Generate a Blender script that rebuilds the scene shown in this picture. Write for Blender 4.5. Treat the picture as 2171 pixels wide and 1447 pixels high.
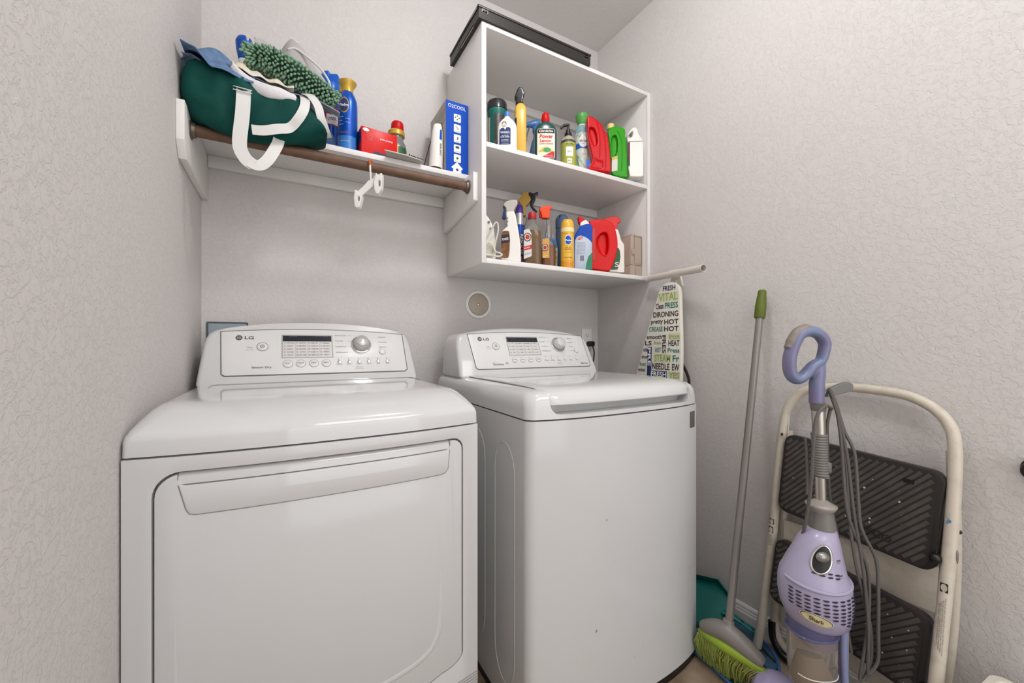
import bpy, bmesh, math, random
from mathutils import Vector, Matrix
from mathutils.geometry import interpolate_bezier
random.seed(7)
S = bpy.context.scene
for o in list(bpy.data.objects): bpy.data.objects.remove(o)
COL = S.collection
PI = math.pi

# ---------------------------------------------------------------- camera, light, exposure
cam = bpy.data.cameras.new('camera'); co = bpy.data.objects.new('camera', cam); COL.objects.link(co)
cam.sensor_width = 36.0; cam.lens = 36.0*853.5/2171
cam.shift_y = (729.7-723.5)/2171
cam.clip_start = .02
co.location = (.2572, -1.7432, 1.0745); co.rotation_euler = (PI/2, 0, -math.radians(29.258))
S.camera = co
S.view_settings.view_transform = 'Standard'; S.view_settings.look = 'None'
S.view_settings.gamma = 1; S.view_settings.use_curve_mapping = False
S.view_settings.exposure = 0.06
w = bpy.data.worlds.new('world'); S.world = w; w.use_nodes = True
w.node_tree.nodes['Background'].inputs[0].default_value = (1, .97, .93, 1)
w.node_tree.nodes['Background'].inputs[1].default_value = .6
def light(name, kind, loc, energy, col=(1, .97, .94), **k):
    l = bpy.data.lights.new(name, kind); l.energy = energy; l.color = col
    for a, b in k.items():
        if a != 'rot': setattr(l, a, b)
    o = bpy.data.objects.new(name, l); COL.objects.link(o); o.location = loc
    o.rotation_euler = k.get('rot', (0, 0, 0)); return o
light('ceiling_bulb', 'POINT', (.90, -1.03, 2.60), 17, (.97, .983, 1), shadow_soft_size=.07)
light('added_rear_fill', 'AREA', (.95, -3.4, 1.35), 24, (.945, .972, 1), shape='RECTANGLE', size=1.7, size_y=2.5, rot=(PI/2, 0, 0))  # broad fill added behind the camera for flat frontal light, no known source
light('added_overhead_fill', 'AREA', (.95, -2.35, 2.69), 18, (.985, .99, 1), shape='RECTANGLE', size=1.1, size_y=1.0)  # made-up overhead fill, out of view, to brighten the side walls

# ---------------------------------------------------------------- materials
def lin(c):
    if isinstance(c, str):
        c = [int(c[i:i+2], 16)/255 for i in (0, 2, 4)]
    return tuple(x/12.92 if x <= .04045 else ((x+.055)/1.055)**2.4 for x in c) + (1,)
MATS = {}
def mat(name, col, rough=.5, metal=0, bump=None, coat=0, trans=0, alpha=1, vary=None, ior=1.45, spec=.5):
    """bump=(scale, strength, distance); vary=(scale, second colour, low, high)"""
    if name in MATS: return MATS[name]
    m = bpy.data.materials.new(name); m.use_nodes = True; nt = m.node_tree
    p = nt.nodes['Principled BSDF']
    p.inputs['Base Color'].default_value = lin(col); p.inputs['Roughness'].default_value = rough
    p.inputs['Metallic'].default_value = metal; p.inputs['Coat Weight'].default_value = coat
    p.inputs['Coat Roughness'].default_value = .04
    p.inputs['Transmission Weight'].default_value = trans; p.inputs['IOR'].default_value = ior
    p.inputs['Specular IOR Level'].default_value = spec
    p.inputs['Alpha'].default_value = alpha
    tc = nt.nodes.new('ShaderNodeTexCoord')
    if vary:
        n = nt.nodes.new('ShaderNodeTexNoise'); n.inputs['Scale'].default_value = vary[0]; n.inputs['Detail'].default_value = 6
        r = nt.nodes.new('ShaderNodeValToRGB'); r.color_ramp.elements[0].position = vary[2]; r.color_ramp.elements[1].position = vary[3]
        r.color_ramp.elements[0].color = lin(col); r.color_ramp.elements[1].color = lin(vary[1])
        nt.links.new(tc.outputs['Object'], n.inputs['Vector']); nt.links.new(n.outputs['Fac'], r.inputs['Fac'])
        nt.links.new(r.outputs['Color'], p.inputs['Base Color'])
    if bump:
        n = nt.nodes.new('ShaderNodeTexNoise'); n.inputs['Scale'].default_value = bump[0]; n.inputs['Detail'].default_value = 5
        b = nt.nodes.new('ShaderNodeBump'); b.inputs['Strength'].default_value = bump[1]; b.inputs['Distance'].default_value = bump[2]
        nt.links.new(tc.outputs['Object'], n.inputs['Vector']); nt.links.new(n.outputs['Fac'], b.inputs['Height'])
        nt.links.new(b.outputs['Normal'], p.inputs['Normal'])
    MATS[name] = m; return m
def wall_mat(name, col, sc, ds):
    """knock-down plaster: flattened flakes with crisp edges over fine orange peel"""
    m = mat(name, col, .62); nt = m.node_tree; p = nt.nodes['Principled BSDF']; p.inputs['Specular IOR Level'].default_value = .3
    tc = nt.nodes.new('ShaderNodeTexCoord')
    a = nt.nodes.new('ShaderNodeTexNoise'); a.inputs['Scale'].default_value = sc; a.inputs['Detail'].default_value = 7; a.inputs['Roughness'].default_value = .62; a.inputs['Distortion'].default_value = .5
    r = nt.nodes.new('ShaderNodeValToRGB'); r.color_ramp.elements[0].position = .46; r.color_ramp.elements[1].position = .56
    c = nt.nodes.new('ShaderNodeTexNoise'); c.inputs['Scale'].default_value = sc*5; c.inputs['Detail'].default_value = 3
    mx = nt.nodes.new('ShaderNodeMath'); mx.operation = 'MULTIPLY_ADD'; mx.inputs[1].default_value = .35
    b = nt.nodes.new('ShaderNodeBump'); b.inputs['Strength'].default_value = .6; b.inputs['Distance'].default_value = ds
    L = nt.links.new
    L(tc.outputs['Object'], a.inputs['Vector']); L(tc.outputs['Object'], c.inputs['Vector'])
    L(a.outputs['Fac'], r.inputs['Fac']); L(c.outputs['Fac'], mx.inputs[0]); L(r.outputs['Color'], mx.inputs[2])
    L(mx.outputs[0], b.inputs['Height']); L(b.outputs['Normal'], p.inputs['Normal'])
    return m
WALL = wall_mat('wall_plaster', 'd3cecb', 68, .00095)
CEIL = wall_mat('ceiling_plaster', 'dad6d3', 60, .0010)
TRIM = mat('trim_white', 'dcd8d3', .38, bump=(18, .05, .001))
SHELF = mat('shelf_paint', 'e4e1de', .45, bump=(25, .06, .001))
ENAMEL = mat('white_enamel', 'cfcfce', .08, coat=.3, bump=(220, .012, .0004))
ENAMEL2 = mat('white_steel_paint', 'cdcdcc', .14, coat=.15, bump=(260, .02, .0004))
PANEL = mat('panel_white', 'dddcda', .28)
DARK = mat('seam_dark', '2b2927', .6)
BLACK = mat('black_plastic', '151414', .35)
GREYP = mat('grey_plastic', '77746f', .4)
PRINT = mat('grey_print', '55524e', .6)
PRINTL = mat('light_grey_print', '8f8c88', .6)
WHITEP = mat('white_plastic', 'e9e6e1', .32)
CREAMP = mat('cream_plastic', 'dcd6c9', .35)
CHROME = mat('chrome', 'cfcdca', .16, 1)
SILVER = mat('brushed_silver', 'b9b4ac', .32, .9)

# ---------------------------------------------------------------- geometry helpers: geo = (verts, faces)
def box(x0, x1, y0, y1, z0, z1):
    v = [(x, y, z) for z in (z0, z1) for y in (y0, y1) for x in (x0, x1)]
    return v, [(0, 2, 3, 1), (4, 5, 7, 6), (0, 1, 5, 4), (2, 6, 7, 3), (0, 4, 6, 2), (1, 3, 7, 5)]
def join(*gs):
    V = []; F = []
    for v, f in gs:
        k = len(V); V += [tuple(p) for p in v]; F += [tuple(i+k for i in q) for q in f]
    return V, F
def xf(g, M): return [tuple(M @ Vector(p)) for p in g[0]], g[1]
def loft(rings, cap=True, closed=True):
    V = [tuple(p) for r in rings for p in r]; n = len(rings[0]); F = []
    for i in range(len(rings)-1):
        for j in range(n if closed else n-1):
            a, b = i*n+j, i*n+(j+1) % n
            F.append((a, b, b+n, a+n))
    if cap and closed:
        F.append(tuple(range(n-1, -1, -1))); k = (len(rings)-1)*n; F.append(tuple(range(k, k+n)))
    return V, F
def sring(hx, hy, e, ox, oy, z, n):
    P = []
    for k in range(n):
        t = 2*PI*k/n; c, s = math.cos(t), math.sin(t)
        P.append((ox+hx*math.copysign(abs(c)**(2/e), c), oy+hy*math.copysign(abs(s)**(2/e), s), z))
    return P
def norm_lv(lv):
    out = []
    for l in lv:
        z, hx = l[0], l[1]; hy = l[2] if len(l) > 2 else hx; e = l[3] if len(l) > 3 else 2
        ox = l[4] if len(l) > 4 else 0; oy = l[5] if len(l) > 5 else 0
        out.append((z, hx, hy, e, ox, oy))
    return out
def bottle(lv, n=32):
    return loft([sring(hx, hy, e, ox, oy, z, n) for z, hx, hy, e, ox, oy in norm_lv(lv)])
def surf(lv, ang, z, off=.0006):
    """point on a bottle; ang 0 = front (-y), positive to the right (+x)"""
    L = norm_lv(lv)
    z = min(max(z, L[0][0]), L[-1][0])
    for a, b in zip(L, L[1:]):
        if a[0] <= z <= b[0] and b[0] > a[0]:
            t = (z-a[0])/(b[0]-a[0]); q = [a[i]+(b[i]-a[i])*t for i in range(6)]; break
    else: q = L[-1]
    th = ang-PI/2; c, s = math.cos(th), math.sin(th); e = q[3]
    x = (q[1])*math.copysign(abs(c)**(2/e), c); y = (q[2])*math.copysign(abs(s)**(2/e), s)
    l = math.hypot(x, y) or 1
    return (q[4]+x*(1+off/l), q[5]+y*(1+off/l), z)
def patch(lv, a0, a1, z0, z1, off=.0006, na=14, nz=8, shape=None):
    V = []; F = []
    for i in range(nz+1):
        t = i/nz; z = z0+(z1-z0)*t
        for j in range(na+1):
            s = j/na*2-1
            if shape == 'round':
                w_ = math.sqrt(max(0, 1-(2*t-1)**2))
            elif shape == 'rr':
                w_ = 1-.12*max(0, (abs(2*t-1)-.85)/.15)**2
            else: w_ = 1
            V.append(surf(lv, (a0+a1)/2+s*w_*(a1-a0)/2, z, off))
    for i in range(nz):
        for j in range(na):
            a = i*(na+1)+j; F.append((a, a+1, a+na+2, a+na+1))
    return V, F
def frames(P, closed=False):
    P = [Vector(p) for p in P]; n = len(P); T = []
    for i in range(n):
        a = P[(i-1) % n] if (closed or i > 0) else P[i]; b = P[(i+1) % n] if (closed or i < n-1) else P[i]
        T.append((b-a).normalized())
    u = T[0].orthogonal().normalized(); N = []
    for t in T:
        u = (u-t*u.dot(t)).normalized(); N.append(u.copy())
    return P, T, N
def tube(P, r, n=10, closed=False, cap=True):
    P, T, N = frames(P, closed); R = []
    for i, p in enumerate(P):
        b = T[i].cross(N[i]); rr = r[i] if isinstance(r, (list, tuple)) else r
        R.append([p+(N[i]*math.cos(2*PI*k/n)+b*math.sin(2*PI*k/n))*rr for k in range(n)])
    if closed: R.append(R[0])
    return loft(R, cap and not closed)
def hollow(p0, p1, r, t, n=24):
    p0, p1 = Vector(p0), Vector(p1); d = (p1-p0).normalized(); u = d.orthogonal().normalized(); b = d.cross(u)
    ring = lambda p, rr: [p+(u*math.cos(2*PI*k/n)+b*math.sin(2*PI*k/n))*rr for k in range(n)]
    R = [ring(p0, r-t), ring(p0, r), ring(p1, r), ring(p1, r-t), ring(p0, r-t)]
    return loft(R, False)
def smooth(P, k=8, closed=False):
    """Catmull-Rom through points"""
    P = [Vector(p) for p in P]; n = len(P); out = []
    for i in range(n if closed else n-1):
        g = lambda j: P[j % n] if closed else P[max(0, min(n-1, j))]
        a, b, c, d = g(i-1), g(i), g(i+1), g(i+2)
        for s in range(k):
            t = s/k
            out.append(.5*((2*b)+(c-a)*t+(2*a-5*b+4*c-d)*t*t+(3*b-a-3*c+d)*t**3))
    if not closed: out.append(P[-1])
    return out
def ribbon(P, W, w_, t=.0015):
    """flat strap: P path, W sideways vectors (or one)"""
    P = [Vector(p) for p in P]; n = len(P); R = []
    for i, p in enumerate(P):
        T = (P[min(i+1, n-1)]-P[max(i-1, 0)]).normalized()
        sd = Vector(W[i] if isinstance(W, list) else W); sd = (sd-T*sd.dot(T)).normalized(); nn = T.cross(sd)
        R.append([p-sd*w_/2-nn*t/2, p+sd*w_/2-nn*t/2, p+sd*w_/2+nn*t/2, p-sd*w_/2+nn*t/2])
    return loft(R)
def prism(out, y0, y1):
    """outline in x,z extruded along y"""
    n = len(out)
    V = [(x, y0, z) for x, z in out]+[(x, y1, z) for x, z in out]
    F = [tuple(range(n-1, -1, -1)), tuple(range(n, 2*n))]+[(i, (i+1) % n, (i+1) % n+n, i+n) for i in range(n)]
    return V, F
def rrect(x0, x1, z0, z1, r, k=6):
    r4 = r if isinstance(r, (tuple, list)) else (r,)*4; P = []
    for (cx, cz, a), q in zip(((x0, z0, PI), (x1, z0, 1.5*PI), (x1, z1, 0), (x0, z1, PI/2)), r4):
        cx += q if cx == x0 else -q; cz += q if cz == z0 else -q
        P += [(cx+q*math.cos(a+PI/2*i/k), cz+q*math.sin(a+PI/2*i/k)) for i in range(k+1)]
    return P
def sphere(c, rx, ry=None, rz=None, n=20, m=12):
    ry = ry or rx; rz = rz or rx; R = []
    for i in range(m+1):
        a = -PI/2+PI*i/m; q = max(math.cos(a), 1e-3)
        R.append([(c[0]+rx*q*math.cos(2*PI*k/n), c[1]+ry*q*math.sin(2*PI*k/n), c[2]+rz*math.sin(a)) for k in range(n)])
    return loft(R)
def mesh_of(name, g):
    me = bpy.data.meshes.new(name); me.from_pydata([tuple(p) for p in g[0]], [], g[1]); me.validate(); return me
def finish(me, m, sm=40):
    bm = bmesh.new(); bm.from_mesh(me); bmesh.ops.recalc_face_normals(bm, faces=bm.faces); bm.to_mesh(me); bm.free()
    me.materials.clear(); me.materials.append(m)
    if sm:
        me.shade_smooth()
        if sm < 180: me.set_sharp_from_angle(angle=math.radians(sm))
def obj(name, g, m, parent=None, bevel=0, seg=2, sm=40, loc=None, rz=0, label=None, kind=None, ang=30):
    me = g if isinstance(g, bpy.types.Mesh) else mesh_of(name, g)
    if bevel:
        bm = bmesh.new(); bm.from_mesh(me); bmesh.ops.remove_doubles(bm, verts=bm.verts, dist=1e-6)
        es = [e for e in bm.edges if len(e.link_faces) == 2 and e.calc_face_angle(0) > math.radians(ang)]
        bmesh.ops.bevel(bm, geom=es, offset=bevel, segments=seg, profile=.5, affect='EDGES', clamp_overlap=True)
        bm.to_mesh(me); bm.free()
    finish(me, m, sm); me.name = name
    o = bpy.data.objects.new(name, me); COL.objects.link(o)
    if parent: o.parent = parent
    if loc: o.location = loc
    if rz: o.rotation_euler.z = rz
    if label: o['label'] = label
    if kind: o['kind'] = kind
    return o
def thing(name, label, cat, loc=(0, 0, 0), rz=0, group=None):
    o = bpy.data.objects.new(name, None); COL.objects.link(o); o.location = loc; o.rotation_euler.z = rz
    o.empty_display_size = .03; return tag(o, label, cat, group)
def tag(o, label, cat, group=None):
    o['label'] = label; o['category'] = cat
    if group: o['group'] = group
    return o
def struct(name, g, m, **k):
    o = obj(name, g, m, **k); o['kind'] = 'structure'; return o
def evalmods(me, mods):
    """run modifiers on a mesh and return the resulting mesh"""
    o = bpy.data.objects.new('work', me); COL.objects.link(o); extra = []
    for kind, props in mods:
        md = o.modifiers.new(kind, kind)
        for a, b in props.items():
            if a == 'cut':
                c = bpy.data.objects.new('cut', b); COL.objects.link(c); extra.append(c); md.object = c
            else: setattr(md, a, b)
    bpy.context.view_layer.update()
    dg = bpy.context.evaluated_depsgraph_get()
    r = bpy.data.meshes.new_from_object(o.evaluated_get(dg))
    for q in [o]+extra: bpy.data.objects.remove(q)
    return r
def clean(g):
    me = mesh_of('t', g); bm = bmesh.new(); bm.from_mesh(me); bmesh.ops.remove_doubles(bm, verts=bm.verts, dist=1e-6)
    bmesh.ops.recalc_face_normals(bm, faces=bm.faces); bm.to_mesh(me); bm.free(); return me
def cut(g, *cutters):
    me = clean(g) if not isinstance(g, bpy.types.Mesh) else g
    for c in cutters: me = evalmods(me, [('BOOLEAN', dict(operation='DIFFERENCE', solver='EXACT', cut=clean(c)))])
    return me
def organic(g, voxel=.0035, it=10, fac=.6):
    me = g if isinstance(g, bpy.types.Mesh) else clean(g)
    return evalmods(me, [('REMESH', dict(mode='VOXEL', voxel_size=voxel, use_smooth_shade=True)), ('SMOOTH', dict(iterations=it, factor=fac))])
def slice_mesh(me, axis, vals):
    bm = bmesh.new(); bm.from_mesh(me); no = [0, 0, 0]; no[axis] = 1
    for v in vals:
        c = [0, 0, 0]; c[axis] = v
        bmesh.ops.bisect_plane(bm, geom=bm.verts[:]+bm.edges[:]+bm.faces[:], plane_co=c, plane_no=no)
    bm.to_mesh(me); bm.free(); return me
def deform(me, f):
    for v in me.vertices: v.co = f(v.co)
    return me
# text ------------------------------------------------------------------
def text_geo(s, w_, h=None, bold=0, ext=0):
    c = bpy.data.curves.new('t', 'FONT'); c.body = s; c.resolution_u = 3; c.offset = bold; c.extrude = ext
    o = bpy.data.objects.new('t', c); COL.objects.link(o)
    bpy.context.view_layer.update()
    me = bpy.data.meshes.new_from_object(o.evaluated_get(bpy.context.evaluated_depsgraph_get()))
    bpy.data.objects.remove(o); bpy.data.curves.remove(c)
    V = [tuple(v.co) for v in me.vertices]; F = [tuple(p.vertices) for p in me.polygons]; bpy.data.meshes.remove(me)
    xs = [v[0] for v in V]; ys = [v[1] for v in V]
    x0, x1, y0, y1 = min(xs), max(xs), min(ys), max(ys)
    sx = w_/(x1-x0); sy = sx if h is None else h/(y1-y0)
    return [((x-(x0+x1)/2)*sx, 0, (y-(y0+y1)/2)*sy) for x, y, z in V], F
def text_plane(s, O, R, U, w_, h=None, bold=0, off=.0005):
    O, R, U = Vector(O), Vector(R).normalized(), Vector(U).normalized(); N = R.cross(U)
    g = text_geo(s, w_, h, bold)
    return [tuple(O+R*x+U*z+N*off) for x, y, z in g[0]], g[1]
def text_wrap(s, lv, ang, z, w_, h=None, bold=0, off=.0012, rot=0):
    g = text_geo(s, w_, h, bold); r = 0
    p, q = Vector(surf(lv, ang-.2, z)), Vector(surf(lv, ang+.2, z)); r = (p-q).length/.4
    c, sn = math.cos(rot), math.sin(rot)
    return [surf(lv, ang+(x*c-zz*sn)/r, z+(x*sn+zz*c), off) for x, y, zz in g[0]], g[1]

# ================================================================= SETTING
W, H, YF = 1.788, 2.72, -1.98
struct('floor', box(-.1, W+.1, -3.5, .1, -.05, 0), mat('floor_tile', '9d8a76', .42, vary=(11, '7d6a57', .38, .66), bump=(60, .25, .0012)), sm=0)
struct('ceiling', box(-.1, W+.1, -3.5, .1, H, H+.05), CEIL, sm=0)
struct('wall_back', box(-.1, W+.1, 0, .1, 0, H), WALL, sm=0)
struct('wall_left', box(-.1, 0, -3.5, 0, 0, H), WALL, sm=0)
struct('wall_right', box(W, W+.1, -3.5, 0, 0, H), WALL, sm=0)
struct('wall_hall', box(-.1, W+.1, -3.6, -3.5, 0, H), WALL, sm=0)
def baseboard(name, f):
    prof = [(0, 0), (.014, 0), (.014, .052), (.011, .058), (.011, .063), (.0085, .067), (.0085, .074), (.005, .081), (0, .083)]
    struct(name, f(prof), TRIM, sm=20)
baseboard('baseboard_right', lambda p: loft([[(W-d, -3.4, z) for d, z in p], [(W-d, 0, z) for d, z in p]]))
baseboard('baseboard_back', lambda p: loft([[(0, -d, z) for d, z in p], [(W, -d, z) for d, z in p]]))

# wall fittings ------------------------------------------------------------
t = thing('pipe_cover', 'round flush wall cover with beige disc and white ring above the washer', 'cover', (1.05, 0, 1.263))
R_ = [[(r*math.cos(2*PI*k/48), y, r*math.sin(2*PI*k/48)) for k in range(48)] for r, y in ((.067, 0), (.067, -.004), (.063, -.008), (.053, -.008), (.051, -.004), (.051, 0))]
obj('ring', loft(R_, False), WHITEP, t, sm=35)
R_ = [[(r*math.cos(2*PI*k/48), y, r*math.sin(2*PI*k/48)) for k in range(48)] for r, y in ((.0495, -.0005), (.0495, -.005), (.047, -.0065), (.008, -.0065))]
obj('disc', loft(R_), mat('beige_disc', 'b3a697', .4), t, sm=35)
obj('screw', xf(bottle([(0, .0065), (.001, .0065), (.002, .005)], 20), Matrix.Translation((0, -.0065, 0)) @ Matrix.Rotation(PI/2, 4, 'X')), SILVER, t)
t = thing('power_outlet', 'white electrical outlet plate half hidden behind the washer console', 'outlet', (1.706, 0, 1.10))
obj('plate', box(-.035, .035, -.006, 0, -.057, .062), WHITEP, t, bevel=.003)
for z in (.026, -.022):
    obj('socket', prism(rrect(-.0165, .0165, z-.014, z+.014, .012), -.008, -.006), WHITEP, t)
    obj('slot', join(box(-.008, -.006, -.0085, -.0079, z-.004, z+.006), box(.006, .008, -.0085, -.0079, z-.003, z+.005), box(-.002, .002, -.0085, -.0079, z-.010, z-.006)), DARK, t, kind='stuff')
t = thing('power_plug', 'black power plug pushed into the wall outlet behind the washer', 'plug', (1.715, -.009, 1.078))
obj('plug_body', box(-.016, .016, -.035, 0, -.014, .014), BLACK, t, bevel=.005)
obj('cord', tube(smooth([(0, -.03, -.01), (0, -.045, -.05), (-.01, -.04, -.15), (-.02, -.03, -.30)], 6), .004, 8), BLACK, t)
t = thing('utility_box', 'grey recessed utility box on the wall behind the dryer', 'box', (.075, 0, 1.10))
obj('frame', cut(prism(rrect(-.061, .061, -.06, .054, .004), -.004, 0), prism(rrect(-.056, .056, -.055, .049, .003), -.01, .01)), mat('box_frame', '4f5759', .5), t, sm=30)
obj('cover_plate', box(-.0555, .0555, -.002, 0, -.0545, .0485), mat('box_grey', '9aa5ab', .35, .3), t)

# shelf, rod and its supports -------------------------------------------------
t = thing('closet_shelf', 'white painted wall shelf above the dryer with wooden cleats', 'shelf', (0, 0, 1.6))
zb = 1.6
obj('shelf_board', box(.0005, .8915, -.262, -.0005, 1.729-zb, 1.748-zb), SHELF, t, bevel=.0015)
obj('cleat', box(.020, .873, -.019, -.0005, 1.688-zb, 1.7288-zb), SHELF, t, bevel=.0015)
def supp(x0, x1, yf):
    o = [(-.0005, 1.7285), (yf, 1.7285), (yf, 1.622), (yf+.03, 1.580) if yf < -.36 else (yf+.004, 1.619), (-.028, 1.575), (-.0005, 1.575)]
    return [(x, y, z-zb) for x in (x0, x1) for y, z in o], [tuple(range(5, -1, -1)), tuple(range(6, 12))]+[(i, (i+1) % 6, (i+1) % 6+6, i+6) for i in range(6)]
obj('side_support', supp(.0005, .0195, -.376), SHELF, t, bevel=.0015)
obj('side_support', supp(.8735, .8925, -.344), SHELF, t, bevel=.0015)
t = thing('closet_rod', 'brown wooden closet rod under the wall shelf', 'rod', (.445, -.298, 1.684))
WOODR = mat('rod_wood', '6f5340', .55, vary=(30, '5b4130', .35, .7), bump=(80, .3, .001))
obj('rod', xf(bottle([(-.425, .0165), (.425, .0165)], 24), Matrix.Rotation(PI/2, 4, 'Y')), WOODR, t)
for sx in (-1, 1):
    f = xf(bottle([(0, .026), (.003, .026), (.004, .022), (.012, .020), (.012, .0172), (.0, .0172)], 28), Matrix.Translation((sx*.4255, 0, 0)) @ Matrix.Rotation(-sx*PI/2, 4, 'Y'))
    obj('socket', f, mat('socket_metal', '6b6259', .4, .6), t)

# cabinet ---------------------------------------------------------------------
CX0, CX1, CF = .8935, 1.7875, -.376
t = thing('open_cabinet', 'white open wall cabinet with two shelves of bottles beside the right wall', 'cabinet', (CX0, 0, 1.381))
def cb(name, x0, x1, y0, y1, z0, z1): obj(name, box(x0-CX0, x1-CX0, y0, y1, z0-1.381, z1-1.381), SHELF, t, bevel=.0012)
cb('side_panel', CX0, .9125, CF, -.0005, 1.381, 2.284)
cb('side_panel', 1.7685, CX1, CF, -.0005, 1.381, 2.284)
cb('bottom_panel', .9130, 1.768, CF, -.0005, 1.381, 1.3995)
cb('shelf_board', .9130, 1.768, CF, -.0005, 1.8195, 1.838)
cb('top_panel', .9130, 1.768, CF, -.0005, 2.267, 2.284)
cb('cleat', .9130, 1.768, -.019, -.0005, 2.227, 2.2668)
cb('cleat', .9130, 1.768, -.019, -.0005, 1.779, 1.8193)
cb('scribe_strip', 1.7645, 1.7683, CF-.004, CF-.0002, 1.41, 2.262)
# black tray on top
t = thing('black_tray', 'long black plastic tray lid lying on top of the wall cabinet', 'tray', (.878, -.385, 2.2845))
BT = mat('black_tray_plastic', '2a2724', .42, bump=(90, .2, .0006))
g = cut(box(0, .530, 0, .300, 0, .046), box(.004, .526, .004, .296, .006, .08), box(.012, .040, -.01, .004, .026, .042), box(.497, .518, -.01, .004, .024, .038), box(-.01, .004, .05, .19, -.01, .008))
obj('tray_shell', g, BT, t, sm=30)
obj('rim', join(box(-.003, .533, -.003, 0, .038, .046), box(-.003, 0, 0, .300, .038, .046)), BT, t, bevel=.001)
for x in (.026, .5075):
    obj('latch', box(x-.009, x+.009, -.0015, .006, .028, .034), BT, t, bevel=.001)

# ================================================================= LAUNDRY MACHINES
def bulge(me, xc, hw, B, pw, y0, y1):
    def f(c):
        s = min(1, abs((c.x-xc)/hw)); k = min(1, max(0, (y0-c.y)/(y0-y1)))
        return Vector((c.x, c.y-B*(1-s**pw)*k*k*(3-2*k), c.z))
    return deform(me, f)
def lid_loft(x0, x1, yf, yb, lv, k=10):
    """lv: z, inset left, inset right, inset front, radius"""
    R = []
    for z, il, ir, fr, r in lv:
        o = rrect(x0+il, x1-ir, yf+fr, yb, (r, r, .01, .01), k); R.append([(x, y, z) for x, y in o])
    return loft(R)
XS = lambda x0, x1, n: [x0+(x1-x0)*i/n for i in range(1, n)]

# ---- dryer (local origin at its front left foot)
DX, DF = .003, -.79
dry = thing('clothes_dryer', 'white front loading clothes dryer against the left wall', 'dryer', (DX, 0, 0))
hw = .343; DB = .03
def D(me): return bulge(me, hw, hw, DB, 2.4, -.35, DF)
door_out = []
ex = lambda P: P
top = .842
o = [(.045, .30)]
door_pts = smooth([(.05, .285, 0), (.12, .262, 0), (.30, .240, 0), (.48, .252, 0), (.585, .274, 0)], 6)
corner = [(.585+.057*math.sin(a)*1.0, .274+.030+(-.030)*math.cos(a)) for a in [PI/2*i/6 for i in range(7)]]
DO = [(p.x, p.y) for p in door_pts[:-1]]+corner+[(.642-.028+.028*math.cos(a), .842-.028+.028*math.sin(a)) for a in [PI/2*i/6 for i in range(7)]]+[(.043+.045-.045*math.sin(a), .842-.045+.045*math.cos(a)) for a in [PI/2*i/8 for i in range(9)]]+[(.043, .30)]
def inset(P, d):
    n = len(P); out = []
    for i in range(n):
        a, b, c = Vector(P[i-1]), Vector(P[i]), Vector(P[(i+1) % n]); e1 = (b-a).normalized(); e2 = (c-b).normalized()
        n1 = Vector((-e1.y, e1.x)); n2 = Vector((-e2.y, e2.x)); m = (n1+n2).normalized(); k = max(.5, m.dot(n1)); q = b+m*d/k; out.append((q.x, q.y))
    return out
body = cut(box(0, .686, DF, -.04, .03, .8695), prism(DO, DF-.02, DF+.028))
slice_mesh(body, 0, XS(0, .686, 24))
obj('cabinet_body', D(body), ENAMEL2, dry, bevel=.004, seg=3, ang=50)
obj('base', box(.02, .666, DF+.03, -.06, 0, .03), BLACK, dry)
DI = inset(DO, .0045)
# door: plate with finger scoop at the top
sc0, sc1 = .080, .606
scoop = prism(rrect(sc0, sc1, .8165, .87, (.012, .012, .001, .001)), DF-.03, DF+.016)
doorm = cut(prism(DI, DF-.001, DF+.022), scoop)
slice_mesh(doorm, 0, XS(0, .686, 24)); 
obj('door', D(doorm), ENAMEL2, dry, bevel=.003, seg=3, ang=50)
# scoop curved back
R_ = []
for x in [sc0+.001+(sc1-sc0-.002)*i/20 for i in range(21)]:
    R_.append([(x, DF+.015-.012*math.sin(PI/2*j/6)-.001, .838-.020*(1-math.cos(PI/2*j/6))) for j in range(7)])
g = loft(R_, False, False); obj('scoop_curve', D(mesh_of('s', g)), ENAMEL, dry, sm=60)
# handle panel and thin grooves
HP = [(.083, .8165), (.0945, .772), (.100, .764), (.108, .762), (.583, .761), (.592, .764), (.598, .772), (.603, .8165)]
hp = mesh_of('h', prism(HP, DF-.0022, DF+.002)); slice_mesh(hp, 0, XS(0, .686, 24))
obj('handle_panel', D(hp), ENAMEL, dry, bevel=.0009, seg=2, ang=50)
def groove(P, r=.0011, closed=False, y=DF-.0006):
    return mesh_of('g', tube([(x, y, z) for x, z in P], r, 6, closed))
gp = [(.0815, .818), (.093, .7715), (.0985, .7625), (.108, .7603)]+[(.108+.475*i/14, .7603-.001*i/14) for i in range(1, 15)]+[(.5935, .7625), (.6, .7715), (.6045, .818)]
obj('panel_groove', D(groove(gp)), mat('groove_shadow', '8c8985', .5), dry)
# embossed contour of the door lens
em = smooth([(.565, .74, 0), (.578, .60, 0), (.580, .43, 0), (.572, .375, 0), (.54, .338, 0), (.46, .318, 0), (.34, .308, 0), (.20, .312, 0), (.11, .322, 0), (.082, .36, 0), (.076, .50, 0), (.078, .74, 0)], 8)
g = tube([(p.x, DF-.0002, p.y) for p in em], [.0015+.006*min(1, i/14, (len(em)-1-i)/14) for i in range(len(em))], 10)
g = ([(x, DF-.0002+(y-DF+.0002)*.22, z) for x, y, z in g[0]], g[1])
obj('contour_ridge', D(mesh_of('g', g)), ENAMEL2, dry, sm=80)
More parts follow.
